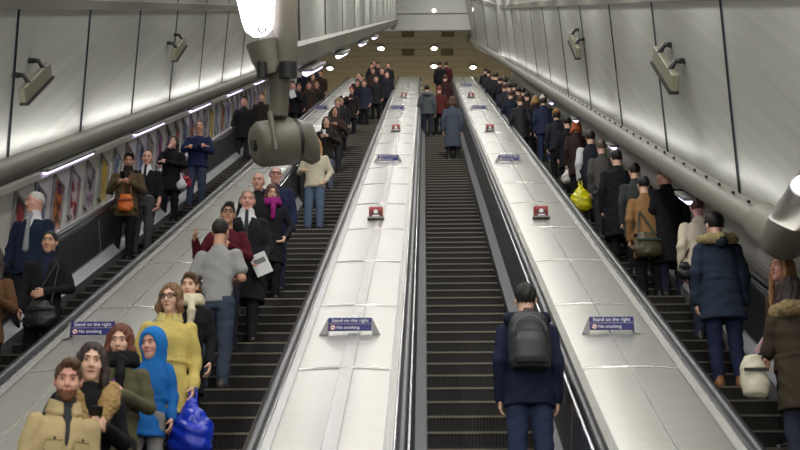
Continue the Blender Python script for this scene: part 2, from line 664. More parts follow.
sg0, st0 = make_sign(), make_stop()
first = {'sign': True, 'stop': True}
for (px, py, kind, lab) in [
        (350, 331, 'sign', 'blue Stand on the right sign nearest on the deck left of the middle escalator'),
        (388, 159, 'sign', 'small blue sign halfway up the deck left of the middle escalator'),
        (397, 107, 'sign', 'tiny blue sign high up the deck left of the middle escalator'),
        (612, 330, 'sign', 'blue Stand on the right sign nearest on the deck right of the middle escalator'),
        (509, 159, 'sign', 'small blue sign halfway up the deck right of the middle escalator'),
        (479, 107, 'sign', 'tiny blue sign high up the deck right of the middle escalator'),
        (466, 84, 'sign', 'blue sign at the very top of the deck right of the middle escalator'),
        (92, 335, 'sign', 'blue sign behind the auburn-haired woman on the deck beside the far left escalator'),
        (320, 107, 'sign', 'small blue sign high up the deck beside the far left escalator'),
        (376, 217, 'stop', 'red emergency stop box nearest on the deck left of the middle escalator'),
        (396, 129, 'stop', 'red stop box higher up the deck left of the middle escalator'),
        (404, 95, 'stop', 'tiny red stop box near the top of the deck left of the middle escalator'),
        (541, 216, 'stop', 'red emergency stop box nearest on the deck right of the middle escalator'),
        (490, 129, 'stop', 'red stop box higher up the deck right of the middle escalator'),
        (471, 95, 'stop', 'tiny red stop box near the top of the deck right of the middle escalator')]:
    X, s, n = on_n(px, py + 3, DN + .015)
    src = sg0 if kind == 'sign' else st0
    o = src if first[kind] else copy_tree(src)
    first[kind] = False
    o.location = P(X, s, DN + .022)
    tag(o, lab, 'sign' if kind == 'sign' else 'stop button', 'blue deck signs' if kind == 'sign' else 'red stop boxes')

# ------------------------------------------------------------------ poster frames on the left wall
POST_COL = [((150, 40, 45), (190, 150, 150)), ((40, 60, 110), (150, 160, 180)), ((190, 110, 50), (60, 40, 80)), ((150, 40, 60), (190, 185, 180)),
            ((170, 160, 170), (120, 90, 110)), ((200, 170, 40), (190, 160, 60)), ((90, 110, 150), (200, 200, 200)), ((200, 100, 40), (120, 60, 40)),
            ((60, 90, 150), (190, 190, 200)), ((150, 160, 90), (170, 160, 120)), ((150, 60, 120), (190, 150, 180)), ((70, 60, 90), (150, 140, 150))]
POST_NAME = ['crimson', 'dark blue', 'orange and purple', 'red and white', 'pale mauve', 'plain yellow', 'pale blue', 'rust orange', 'blue and white', 'olive green', 'pink', 'grey violet']


def print_mat(i):
    a, b = POST_COL[i % 12]
    m = bpy.data.materials.new('poster_print')
    m.use_nodes = True
    nt = m.node_tree; bs = nt.nodes['Principled BSDF']
    bs.inputs['Roughness'].default_value = .35
    tc = nt.nodes.new('ShaderNodeTexCoord'); mp = nt.nodes.new('ShaderNodeMapping')
    mp.inputs['Location'].default_value = (i * 3.1, i * 1.7, i * .9)
    nz = nt.nodes.new('ShaderNodeTexNoise'); nz.inputs['Scale'].default_value = 4.2
    nz.inputs['Detail'].default_value = 1
    cr = nt.nodes.new('ShaderNodeValToRGB')
    cr.color_ramp.interpolation = 'CONSTANT' if i % 12 != 5 else 'LINEAR'
    el = cr.color_ramp.elements
    el[0].position = 0; el[0].color = (*lin(tuple(v * .4 for v in a)), 1)
    el[1].position = .42; el[1].color = (*lin(a), 1)
    e2 = el.new(.56); e2.color = (*lin(b), 1)
    if i % 12 == 5: el[0].color = (*lin(a), 1)
    nt.links.new(tc.outputs['Object'], mp.inputs['Vector']); nt.links.new(mp.outputs['Vector'], nz.inputs['Vector'])
    nt.links.new(nz.outputs['Fac'], cr.inputs['Fac']); nt.links.new(cr.outputs['Color'], bs.inputs['Base Color'])
    return m


PM = [print_mat(i) for i in range(12)]
fr_d = None
pr_d = []
for k in range(40):
    z = 1300 * 5.2 * (.002427 + .00013 * k)
    s = s_of_z(z, 1.0)
    if s > S_TOP - 8: break
    q = P(-5.19, s, 1.07)
    if k < 12:
        lab = POST_NAME[k] + ' advert poster on the left wall, ' + ['left of the white-haired man', 'behind the white-haired man', 'just past the white-haired man', 'second past the white-haired man',
            'second before the man with a phone', 'directly before the man with a phone', 'behind the man with a phone', 'just past the man with a phone', 'midway between phone man and bald man', 'behind the bald man',
            'just past the bald man', 'behind the woman in black coat'][k]
    else:
        lab = 'small advert poster far up the left wall beyond the woman in black coat'
    r = empty('poster', q, lab, 'poster', 'advert posters on the left wall')
    if fr_d is None:
        mb = MB()
        for sy in (-1, 1):
            mb.box((.012, sy * .215, 0), (.016, .02, .385)); mb.box((.012, 0, sy * .37), (.016, .215, .02))
        fo = mb.build('frame', M_grey, r); fr_d = fo.data
    else:
        fo = bpy.data.objects.new('frame', fr_d); COL.objects.link(fo); fo.parent = r
    if len(pr_d) < 12:
        po = MB().box((.008, 0, 0), (.006, .20, .36)).build('print', PM[k % 12], r); pr_d.append(po.data)
    else:
        po = bpy.data.objects.new('print', pr_d[k % 12]); COL.objects.link(po); po.parent = r

# ------------------------------------------------------------------ fluorescent battens (the lights of the place)
tube_d = {}


def batten(X, s, n, L, label, group, e, w=.07, rx=0.):
    r = empty('fluorescent_light', P(X, s, n), label, 'light fitting', group)
    key = (L, w)
    if key not in tube_d:
        a = MB().box((0, 0, .03), (w * .8, L / 2, .022), 0, bev=.006).build('housing', M_grey, r, rot=INC)
        b = MB().tube([(0, -L / 2 + .03, 0), (0, L / 2 - .03, 0)], w * .42, 10).build('tube', M_tube, r, rot=INC)
        tube_d[key] = (a.data, b.data)
    else:
        for nm, dd in zip(('housing', 'tube'), tube_d[key]):
            o = bpy.data.objects.new(nm, dd); COL.objects.link(o); o.parent = r; o.rotation_euler = INC
    return r


def area(X, s, n, sx, sy, e, direction, col=(1, .98, .95)):
    l = bpy.data.lights.new('lamp', 'AREA')
    l.shape = 'RECTANGLE'; l.size = sx; l.size_y = sy; l.energy = e; l.color = col
    o = bpy.data.objects.new('lamp', l); COL.objects.link(o)
    o.location = P(X, s, n)
    z = -(INC.to_matrix() @ Vector(direction)).normalized()
    y = INC.to_matrix() @ Vector((0, 1, 0))
    x = y.cross(z).normalized(); y = z.cross(x)
    o.rotation_euler = Matrix((x, y, z)).transposed().to_euler()
    return o


k = 0
for z in [12.2 + 5.35 * i for i in range(8)]:
    s = s_of_z(z + 6.1, 1.66)
    lab = ['violet-white tube light under the left cornice above the first posters', 'violet-white tube light under the left cornice above the bald man'][k - 0] if k < 2 else 'tube light far up under the left cornice'
    batten(-5.03, s, 1.655, 2.5, lab, 'tube lights under the left cornice', 0)
    k += 1
for k, x in enumerate((313, 342, 363, 375)):
    X, s, n = XB, s_of_z(1300 * 1.3 / (425 - x), 3.05), 3.06
    batten(XB, s, n, 1.9, 'white tube light under the hanging beam, ' + ['nearest of its row', 'second of its row', 'third of its row', 'last of its row by the hall'][k], 'tube lights under the hanging beam', 0, .10)
for k, x in enumerate((684, 612, 575, 551)):
    s = s_of_z(1300 * 3.0 / (x - 425), 1.5)
    batten(2.985, s, 1.545, .55, 'short tube light under the right trunking, ' + ['above the man in black', 'above the person with white sleeves', 'beside the orange-haired rider', 'furthest up its row'][k], 'tube lights under the right trunking', 0, .09)

for i in range(15):                               # two rows of pendant lamps over the decks; those behind the camera added to light faces
    s = -6 + 4.5 * i
    area(-.72, s, 4.7, .28, 1.0, 26, (0, 0, -1))
    area(2.1, s + 1.5, 4.7, .28, 1.0, 26, (0, 0, -1))
# added fill lights high over the shaft, out of view, and troughs behind the cornices
for i in range(10):
    s = 4 + i * 7.0
    area(.9, s - 8, 6.6, .5, 3.2, 95, (0, 0, -1))
    area(-3.2, s - 6, 6.4, .5, 3.2, 95, (0, 0, -1))
for i in range(8):
    s = 9 + i * 7.0
    area(-4.9, s, 1.97, .12, 6.4, 26, (-.25, 0, 1))
    area(2.85, s + 2, 1.98, 0.12, 6.4, 9, (.35, 0, 1))
for i in range(3):  # hidden area lights added deep in the upper hall to brighten it
    o = area(0, 0, 0, 2, 2, 520, (0, 0, -1), (1, .95, .85))
    o.location = (-4 + i * 4, HALL_Y + 10, HALL_Z - .15); o.rotation_euler = (0, 0, 0)

# ------------------------------------------------------------------ lamp post hanging at the beam's near end
def scr(px, py, z):
    d = ray(px, py)
    return CAM + d * z                          # ray has unit camera depth


ZP = 12.1
pc = scr(283, 150, ZP)
post = empty('lamp_post', pc, 'thick grey hanging post with white lamp and drum-shaped foot at the beam end', 'lamp post')


def rel(px, py, z=ZP):
    return scr(px, py, z) - pc


mb = MB()
mb.tube([rel(285, -60), rel(285, 20), rel(285, 60), rel(280, 80), rel(278, 116)], [.125, .12, .115, .10, .088], 20)
mb.build('pole', M_post, post)
mb = MB()
mb.tube([rel(262, 42, ZP - .02), rel(266, 58, ZP - .02), rel(272, 76, ZP - .05)], [.155, .14, .1], 18)
mb.build('lamp_socket', M_post, post)
mb = MB()
mb.tube([rel(254, -40, ZP - .12), rel(256, 0, ZP - .12), rel(258, 20, ZP - .12), rel(259, 30, ZP - .12), rel(260, 36, ZP - .12)], [.19, .175, .15, .125, .06], 20)
lo = mb.build('lamp_shade', M_lamp, post); lo['label'] = 'glowing white lamp shade'
mb = MB()
ring = [rel(262, 29, ZP - .255) + Vector((.035 * math.cos(a), 0, .035 * math.sin(a))) for a in [math.pi * (.85 + .16 * k) for k in range(9)]]
mb.tube(ring, .008, 6); mb.build('shade_hook', M_black, post)
for (x, y, w) in ((262, 70, .05), (288, 70, .085)):
    mb = MB(); mb.tube([rel(x, y - 8, ZP - .14), rel(x, y + 8, ZP - .14)], w, 12); mb.build('clamp', M_black, post)
mb = MB()
a, b = rel(256, 145, ZP - .05), rel(291, 141, ZP + .12)
ax = (b - a)
mb.tube([a - ax * .04, a, a + ax * .12, b], [.13, .185, .215, .225], 28)
mb.build('drum', M_post, post)
mb = MB(); mb.tube([b - ax * .02, b + ax * .14], [.205, .205], 28); mb.build('drum_gap', M_black, post)
mb = MB(); mb.tube([b + ax * .14, b + ax * .24, rel(306, 148, ZP + .18), rel(312, 155, ZP + .2), rel(316, 162, ZP + .22)], [.21, .20, .15, .10, .05], 24); mb.build('tail_cone', M_post, post)
mb = MB(); mb.tube([a - ax * .1, a], [.055, .055], 12); mb.build('bolt', M_black, post)
mb = MB(); mb.tube([rel(270, 112, ZP - .1), rel(276, 150, ZP - .24)], [.03, .02], 8); mb.build('stay_rod', M_post, post)

# arm with a lamp at the near end of the right trunking
q0 = P(3.06, SR0, 1.78)
arm = empty('bracket_lamp', q0, 'thick grey tube arm with lamp rising from the near end of the right trunking', 'lamp arm')
e1 = scr(842, 150, 8.8) - q0
mb = MB(); mb.tube([Vector((0, .55, .32)), Vector((0, .1, .05)), Vector((.0, .0, -.02)), e1 * .2, e1], [.19, .2, .2, .19, .16], 22)
mb.build('arm_tube', M_corn, arm)
mb = MB(); c0 = scr(803, 186, 9.4) - q0
mb.tube([c0 + Vector((0, .12, -.03)), c0], [.1, .1], 18); mb.build('lamp_holder', M_grey, arm)
mb = MB(); mb.tube([c0, c0 - Vector((0, .05, -.02))], [.085, .06], 18); mb.build('lamp_lens', M_lamp, arm)

# ------------------------------------------------------------------ loudspeakers on the lining
for (px, py, sd, L, lab) in [(28, 82, -1, 1.2, 'flat loudspeaker with two black brackets, near end of the left lining'),
                             (174, 48, -1, 1.2, 'flat loudspeaker on the left lining, further up towards the post'),
                             (674, 68, 1, 1.3, 'flat loudspeaker with two black brackets, near end of the right lining'),
                             (580, 44, 1, 1.3, 'flat loudspeaker on the right lining, further up')]:
    Xw = -4.98 if sd < 0 else 2.90
    X, s, n = on_X(px, py, Xw)
    r = empty('loudspeaker', P(X, s, n), lab, 'loudspeaker', 'loudspeakers on the lining')
    RX = Matrix.Rotation(math.radians(13), 3, 'X')
    mb = MB(); mb.box((-sd * .10, 0, 0), (.04, L / 2, .10), 0, R=RX, bev=.012)
    mb.build('speaker_box', M_olive, r, rot=INC)
    mb = MB(); mb.box(Vector((-sd * .11, 0, 0)) + RX @ Vector((0, 0, -.11)), (.055, L / 2 + .01, .014), 0, R=RX)  # black strip stands in for the shadow line along the box's bottom edge
    mb.build('shadow_strip', M_black, r, rot=INC)
    for sy in (-1, 1):
        c = RX @ Vector((0, sy * L * .28, .13))
        mb = MB(); mb.tube([c + Vector((sd * .06, 0, .06)), c + Vector((-sd * .06, 0, .05)), c + Vector((-sd * .12, 0, -.05))], .032, 8)
        mb.box(c + Vector((sd * .02, 0, .05)), (.04, .07, .03))
        mb.build('bracket', M_black, r, rot=INC)

# ------------------------------------------------------------------ people
NX = np.newaxis
BOOST = 1.07


class Fld:
    def __init__(s, lo, hi, vox):
        s.lo = np.array(lo, float); s.vox = vox
        s.ax = [np.arange(lo[i], hi[i] + vox, vox) for i in range(3)]
        s.F = np.full([len(a) for a in s.ax], 9.0, np.float32)

    def sl(s, lo, hi):
        r = []
        for i in range(3):
            a = max(0, int((lo[i] - s.lo[i]) / s.vox)); b = min(len(s.ax[i]), int((hi[i] - s.lo[i]) / s.vox) + 2)
            if b <= a: return None
            r.append(slice(a, b))
        return tuple(r)

    def put(s, fn, lo, hi, k=.02, sub=False):
        m = k + 2.5 * s.vox
        q = s.sl([v - m for v in lo], [v + m for v in hi])
        if q is None: return
        X, Y, Z = s.ax[0][q[0]][:, NX, NX], s.ax[1][q[1]][NX, :, NX], s.ax[2][q[2]][NX, NX, :]
        d = fn(X, Y, Z)
        F = s.F[q]
        if sub:
            d = -d
            h = np.maximum(k - np.abs(F - d), 0) / max(k, 1e-6)
            s.F[q] = np.maximum(F, d) + h * h * k * .25
        else:
            h = np.maximum(k - np.abs(F - d), 0) / max(k, 1e-6)
            s.F[q] = np.minimum(F, d) - h * h * k * .25

    def cone(s, a, b, ra, rb=None, k=.02, sub=False):
        rb = ra if rb is None else rb
        a, b = np.array(a, float), np.array(b, float)
        ba = b - a; L = float(ba @ ba) + 1e-9
        r = max(ra, rb)

        def fn(X, Y, Z):
            t = np.clip(((X - a[0]) * ba[0] + (Y - a[1]) * ba[1] + (Z - a[2]) * ba[2]) / L, 0, 1)
            return np.sqrt((X - a[0] - t * ba[0]) ** 2 + (Y - a[1] - t * ba[1]) ** 2 + (Z - a[2] - t * ba[2]) ** 2) - (ra + (rb - ra) * t)
        s.put(fn, np.minimum(a, b) - r, np.maximum(a, b) + r, k, sub)

    def path(s, pts, rs, k=.02):
        for i in range(len(pts) - 1):
            s.cone(pts[i], pts[i + 1], rs[i], rs[i + 1], k)

    def ell(s, c, r, k=.02, sub=False, R=None):
        c = np.array(c, float); r = np.array(r, float)
        m = max(r) if R is not None else r

        def fn(X, Y, Z):
            x, y, z = X - c[0], Y - c[1], Z - c[2]
            if R is not None:
                x, y, z = (R[0][0] * x + R[1][0] * y + R[2][0] * z), (R[0][1] * x + R[1][1] * y + R[2][1] * z), (R[0][2] * x + R[1][2] * y + R[2][2] * z)
            k0 = np.sqrt((x / r[0]) ** 2 + (y / r[1]) ** 2 + (z / r[2]) ** 2)
            k1 = np.sqrt((x / r[0] ** 2) ** 2 + (y / r[1] ** 2) ** 2 + (z / r[2] ** 2) ** 2) + 1e-6
            return k0 * (k0 - 1) / k1
        s.put(fn, c - m, c + m, k, sub)

    def loft(s, rings, k=.02, sub=False):
        """rings (z, cx, cy, a, b) from low to high"""
        g = np.array(sorted(rings), float)
        z0, z1 = g[0, 0], g[-1, 0]
        A, B = g[:, 3].max(), g[:, 4].max()

        def fn(X, Y, Z):
            cx, cy, a, b = (np.interp(Z, g[:, 0], g[:, i]) for i in (1, 2, 3, 4))
            q = np.sqrt(((X - cx) / a) ** 2 + ((Y - cy) / b) ** 2)
            d = (q - 1) * np.minimum(a, b)
            return np.maximum(d, np.maximum(z0 - Z, Z - z1))
        s.put(fn, (g[:, 1].min() - A, g[:, 2].min() - B, z0), (g[:, 1].max() + A, g[:, 2].max() + B, z1), k, sub)

    def fold(s, amp, f=26., seed=0.):
        X, Y, Z = s.ax[0][:, NX, NX], s.ax[1][NX, :, NX], s.ax[2][NX, NX, :]
        s.F += amp * (np.sin(X * f * .7 + 3 * np.sin(Z * f * .35 + seed) + seed) * np.sin(Z * f + 2.2 * np.sin(X * f * .4 + seed * 1.7) + Y * f * .5) + .5 * np.sin(Y * f * .9 + Z * f * .6 + seed))

    def fuzz(s, amp, seed=1):
        s.F += amp * np.random.RandomState(seed).uniform(-1, 1, s.F.shape).astype(np.float32)

    def cut(s, fn):
        """keep only where fn(X,Y,Z) < 0"""
        X, Y, Z = s.ax[0][:, NX, NX], s.ax[1][NX, :, NX], s.ax[2][NX, NX, :]
        s.F = np.maximum(s.F, fn(X, Y, Z)).astype(np.float32)

    def mesh(s, name, mat_):
        F = s.F
        n = F.shape
        ins = F < 0
        c = np.zeros((n[0] - 1, n[1] - 1, n[2] - 1), np.int8)
        for i in (0, 1):
            for j in (0, 1):
                for k in (0, 1):
                    c += ins[i:n[0] - 1 + i, j:n[1] - 1 + j, k:n[2] - 1 + k]
        act = (c > 0) & (c < 8)
        idx = np.full(act.shape, -1, np.int32)
        I = np.argwhere(act)
        if len(I) == 0: return None
        idx[tuple(I.T)] = np.arange(len(I))
        acc = np.zeros((len(I), 3)); cnt = np.zeros(len(I))
        for ax in range(3):
            o1, o2 = [a for a in range(3) if a != ax]
            for u in (0, 1):
                for v in (0, 1):
                    p = I.copy(); p[:, o1] += u; p[:, o2] += v
                    q = p.copy(); q[:, ax] += 1
                    fa, fb = F[tuple(p.T)], F[tuple(q.T)]
                    m = (fa < 0) != (fb < 0)
                    t = fa[m] / (fa[m] - fb[m])
                    pos = p[m].astype(float); pos[:, ax] += t
                    acc[m] += pos; cnt[m] += 1
        V = acc / cnt[:, None] * s.vox + s.lo
        Q = []
        for ax in range(3):
            o1, o2 = [(1, 2), (2, 0), (0, 1)][ax]
            a = ins[tuple(slice(0, n[i] - 1) if i == ax else slice(1, n[i] - 1) for i in range(3))]
            b = ins[tuple(slice(1, n[i]) if i == ax else slice(1, n[i] - 1) for i in range(3))]
            for flip in (0, 1):
                E = np.argwhere((a & ~b) if not flip else (~a & b))
                if len(E) == 0: continue
                off = np.ones(3, int); off[ax] = 0
                E = E + off
                qs = []
                for (u, v) in ((-1, -1), (0, -1), (0, 0), (-1, 0)):
                    p = E.copy(); p[:, o1] += u; p[:, o2] += v
                    qs.append(idx[tuple(p.T)])
                q = np.stack(qs, 1)
                Q.append(q[:, ::-1] if flip else q)
        Q = np.concatenate(Q)
        Q = Q[(Q >= 0).all(1)]
        me = bpy.data.meshes.new(name)
        me.vertices.add(len(V)); me.vertices.foreach_set('co', V.astype(np.float32).ravel())
        me.loops.add(Q.size); me.loops.foreach_set('vertex_index', Q.astype(np.int32).ravel())
        me.polygons.add(len(Q)); me.polygons.foreach_set('loop_start', np.arange(0, Q.size, 4, dtype=np.int32))
        me.polygons.foreach_set('use_smooth', np.ones(len(Q), bool))
        me.update(calc_edges=True); me.validate()
        me.materials.append(mat_)
        o = bpy.data.objects.new(name, me)
        COL.objects.link(o)
        return o


ARM = {  # shoulder, elbow, wrist for the +x side
    'down': ((.176, .0, 1.362), (.222, .03, 1.11), (.222, -.05, .87)),
    'hold': ((.176, -.01, 1.362), (.245, -.03, 1.12), (.085, -.25, 1.16)),
    'holdhi': ((.176, -.01, 1.362), (.235, -.11, 1.13), (.07, -.26, 1.28)),
    'cross': ((.176, -.01, 1.362), (.245, -.07, 1.13), (-.05, -.21, 1.14)),
    'pocket': ((.176, .0, 1.362), (.275, .06, 1.13), (.205, -.07, .93)),
    'face': ((.172, -.02, 1.362), (.19, -.17, 1.17), (.06, -.20, 1.40)),
    'rail': ((.176, .0, 1.362), (.29, -.06, 1.14), (.36, -.27, 1.02)),
    'low': ((.176, -.01, 1.362), (.255, .0, 1.12), (.06, -.22, 1.00)),
    'bent': ((.176, .0, 1.362), (.26, .02, 1.13), (.20, -.21, 1.06)),
    'raise': ((.176, -.01, 1.362), (.29, -.04, 1.10), (.30, -.21, 1.22)),
    'lowout': ((.176, 0, 1.362), (.235, .02, 1.10), (.19, -.17, .90)),
}


def mirror(p, sg):
    return np.array((p[0] * sg, p[1], p[2]))


def hand(fd, w, el, sg, sc, curl, fine):
    w, el = np.array(w), np.array(el)
    d = (w - el) / np.linalg.norm(w - el)
    ref = np.array((0, -1., 0)) if d[2] < -.7 else np.array((0, 0, 1.))
    u = ref - d * (ref @ d); u /= np.linalg.norm(u)
    v = np.array((-sg * 1., 0, 0)); v = v - d * (v @ d) - u * (v @ u)
    if np.linalg.norm(v) < .2: v = np.cross(d, u)
    v /= np.linalg.norm(v)
    for o in (-.026, -.009, .009, .026):
        fd.cone(w + d * .012 * sc + u * o * .7 * sc, w + d * .088 * sc + u * o * sc, .015 * sc, .0135 * sc, .012)
    if not fine:
        fd.cone(w + d * .09 * sc, w + d * .15 * sc + v * .05 * sc * (1 + curl), .022 * sc, .016 * sc, .02)
        fd.cone(w + d * .03 * sc + u * .03 * sc, w + d * .08 * sc + u * .055 * sc + v * .03 * sc, .012 * sc, .01 * sc, .01)
        return w + d * .1 * sc, d
    for o, L in zip((.034, .0115, -.0115, -.033), (.075, .084, .078, .062)):
        b = w + d * .092 * sc + u * o * sc
        c1, c2, c3 = curl * .6, curl * 1.5, curl * 2.2
        p1 = b + (d * math.cos(c1) + v * math.sin(c1)) * L * .45 * sc
        p2 = p1 + (d * math.cos(c2) + v * math.sin(c2)) * L * .32 * sc
        p3 = p2 + (d * math.cos(c3) + v * math.sin(c3)) * L * .25 * sc
        fd.path([b, p1, p2, p3], [.0105 * sc, .0095 * sc, .009 * sc, .008 * sc], .004)
    t0 = w + d * .025 * sc + u * .026 * sc
    t1 = t0 + (u * .6 + d * .75 + v * .35) * .042 * sc
    t2 = t1 + (u * .15 + d * .85 + v * .55 * (1 + curl)) * .034 * sc
    fd.path([t0, t1, t2], [.015 * sc, .0115 * sc, .009 * sc], .008)
    return w + d * .1 * sc + v * .02, d


SKIN = {'fair': (228, 184, 160), 'pink': (224, 168, 148), 'tan': (204, 156, 128), 'brown': (136, 92, 68)}


def person(px, py, esc, yaw, Ht, label, top=('jacket', (40, 42, 50), .80, 1.0), legs=(36, 38, 48), hair=('short', (40, 30, 24)),
           skin='fair', arms=('down', 'down'), hd=(0, 0), group=None, shirt=None, tie=None, scarf=None, fur=None, hood=None, glasses=False, beard=False,
           shoes=(28, 26, 25), xt=None, hat=None, belt=None, vw=.055, collar=None, dk=0):
    # --- where the person stands: on a tread of the escalator, so that the head shows at (px, py)
    d0 = ray(px, py)
    best = None
    Ht = Ht * BOOST
    for k in range(0, NSTEP + 6):
        q = step_pos(min(k, NSTEP))
        fy = q.y + TR * .5 + (k - NSTEP) * .5 * (k > NSTEP); fz = q.z + .004
        hy = fy - .0
        t = (hy - CAM.y) / d0.y
        hp = CAM + d0 * t
        h = hp.z - fz
        if best is None or abs(h - Ht) < best[0]:
            best = (abs(h - Ht), k, h, hp.x, fy, fz, t)
    _, k, Hh, X, fy, fz, t = best
    if dk:
        k += dk
        q = step_pos(k); fy = q.y + TR * .5; fz = q.z + .004
        t = (fy - CAM.y) / d0.y; hp = CAM + d0 * t; Hh = hp.z - fz; X = hp.x
    if xt is not None: X = xt
    lim = .44 if esc else .53
    X = min(max(X, CEN[esc] - lim), CEN[esc] + lim) if esc is not None else X
    Hh = min(max(Hh, Ht - .18), Ht + .18)
    child = Ht < 1.6
    sc = Hh / 1.75
    dist = t
    fine = dist < 15.5
    lod = 0 if dist < 13 else (1 if dist < 22 else 2)
    vb = (.0095, .0125, .02)[lod]
    vc = (.0125, .015, .022)[lod]
    root = empty('person', (X, fy, fz), label, 'person', group or 'people riding the ' + ['far left', 'left', 'middle', 'right'][esc] + ' escalator', rot=(0, 0, math.radians(yaw)))
    seed = px * .37 + py * .11
    rs = np.random.RandomState(int(px * 7 + py * 13) % 9999)
    kind, tcol, hem, bulk = top
    bulk = .5 + .44 * bulk
    ww = .0
    S = lambda p: np.array(p, float) * sc
    hs = sc * (1.12 if child else .97)

    # joints
    A = {}
    for sg, nm in ((-1, arms[0]), (1, arms[1])):
        a = [mirror(p, sg) for p in ARM[nm]]
        j = rs.uniform(-.012, .012, 3)
        A[sg] = [S(a[0]), S(a[1] + j), S(a[2] + j)]
    hc = np.array((0, -.015 * sc, Hh - (.137 * hs)))      # head centre
    Rh = (Matrix.Rotation(math.radians(hd[0]), 3, 'Z') @ Matrix.Rotation(math.radians(hd[1] + (9 if abs(yaw) < 60 else -4)), 3, 'X'))
    Rn = np.array(Rh)

    def T(p):
        return hc + Rn @ (np.array(p, float) * hs)

    def E(fd, c, r, k=.012, sub=False):
        fd.ell(T(c), np.array(r) * hs, k * hs, sub, Rn)

    # ---- body: one continuous figure
    xm = .33 * sc + (.15 if 'rail' in arms or 'raise' in arms else .04)
    fd = Fld((-xm, -.46 * sc, -.02), (xm, .24 * sc, Hh + .03), vb)
    fd.loft([(z * sc, 0, y * sc, a * sc, b * sc) for z, y, a, b in ((.84, .0, .13, .085), (.92, .0, .15, .10), (1.05, 0, .125, .085), (1.25, 0, .135, .088), (1.35, .0, .115, .07), (1.42, .01, .055, .052))], .03)
    for sg in (-1, 1):
        fd.path([A[sg][0] * np.array((.88, 1, .985)), A[sg][1], A[sg][2]], [(.047 if kind != 'tshirt' else .052) * sc, .038 * sc, .028 * sc], .02)
        fd.path([S((sg * .088, 0, .88)), S((sg * .095, -.02, .48)), S((sg * .098, .02, .09)), S((sg * .105, -.08, .035))], [.075 * sc, .052 * sc, .036 * sc, .028 * sc], .03)
        hpos, hdir = hand(fd, A[sg][2], A[sg][1], sg, sc, .5 if arms[0 if sg < 0 else 1] not in ('cross', 'face', 'hold', 'holdhi') else .75, fine)
        A[sg].append(hpos)
    fd.cone(S((0, .012, 1.40)), T((0, .03, -.05)), .058 * sc, .054 * sc, .03)
    E(fd, (0, .014, .030), (.076, .098, .096), .02)
    E(fd, (0, -.025, -.045), (.060, .072, .082), .03)
    E(fd, (0, -.072, -.104), (.027, .024, .022), .03)
    for sg in (-1, 1):
        E(fd, (sg * .038, -.062, -.028), (.026, .03, .026), .02)
        E(fd, (sg * .079, .016, -.006), (.011, .021, .034), .008)
    E(fd, (0, -.080, .034), (.056, .022, .013), .015)
    for sg in (-1, 1): E(fd, (sg * .033, -.101, .010), (.019, .016, .011), .012, True)
    fd.cone(T((0, -.092, .012)), T((0, -.117, -.027)), .009 * hs, .0155 * hs, .010 * hs)
    for sg in (-1, 1): E(fd, (sg * .013, -.102, -.030), (.010, .012, .008), .006)
    if lod < 2:
        E(fd, (0, -.091, -.060), (.024, .014, .007), .006)
        E(fd, (0, -.089, -.072), (.021, .014, .006), .006)
    body = fd.mesh('body', mat('skin', SKIN[skin], rough=.5, scale=25, var=.06))
    body.parent = root

    def part(fd, name, m, under=None):
        o = fd.mesh(name, m)
        if o is None: return None
        o.parent = under or root
        return o

    # ---- face
    if dist < 48:
        front = math.cos(math.radians(yaw + hd[0])) > -.35
        if front:
            hcol = hair[1]
            for sg in (-1, 1):
                mb = MB()
                c = T((sg * .033, -.0875, .010))
                for (oy, r, mi) in ((0, .0125, 0), (-.0075, .0070, 1)):
                    cc = T((sg * .033, -.0875 + oy, .010))
                    n1, n2 = 10, 6
                    vs = [cc + Rn @ (np.array((math.cos(2 * math.pi * i / n1) * math.sin(math.pi * j / n2) * r, math.sin(2 * math.pi * i / n1) * math.sin(math.pi * j / n2) * r * (.9 if mi == 0 else .75), math.cos(math.pi * j / n2) * r * (.52 if mi == 0 else .9))) * hs) for j in range(n2 + 1) for i in range(n1)]
                    fs = [(j * n1 + i, j * n1 + (i + 1) % n1, (j + 1) * n1 + (i + 1) % n1, (j + 1) * n1 + i) for j in range(n2) for i in range(n1)]
                    mb.add(vs, fs, mi, True)
                mb.build('eye', [mat('eye_white', (205, 196, 188), .3), mat('iris_dark', (38, 26, 20), .2)], body)
                mb = MB()
                mb.tube([T((sg * x, y, z)) for x, y, z in ((.012, -.101, .031), (.032, -.100, .037), (.053, -.083, .030))], [.0032 * hs, .004 * hs, .002 * hs], 6)
                mb.build('eyebrow', mat('hair', tuple(v * .8 for v in hcol) if hair[0] != 'bald' else (120, 100, 85), .7), body)
            mb = MB()
            mb.tube([T((-.024, -.094, -.065)), T((-.008, -.1035, -.0635)), T((.008, -.1035, -.0635)), T((.024, -.094, -.065))], [.003 * hs, .0072 * hs, .0072 * hs, .003 * hs], 6)
            mb.build('lips', mat('lips', (176, 98, 90) if skin != 'brown' else (110, 62, 54), .4), body)
            if glasses:
                mb = MB()
                for sg in (-1, 1):
                    ring = [T((sg * .034 + .026 * math.cos(a), -.112 + .006 * abs(math.cos(a)), .008 + .019 * math.sin(a))) for a in [2 * math.pi * i / 14 for i in range(15)]]
                    mb.tube(ring, .0032 * hs, 6)
                    mb.tube([T((sg * .06, -.108, .012)), T((sg * .082, .01, .012))], .003 * hs, 6)
                mb.tube([T((-.009, -.114, .012)), T((.009, -.114, .012))], .003 * hs, 6)
                mb.build('glasses', M_black, root)
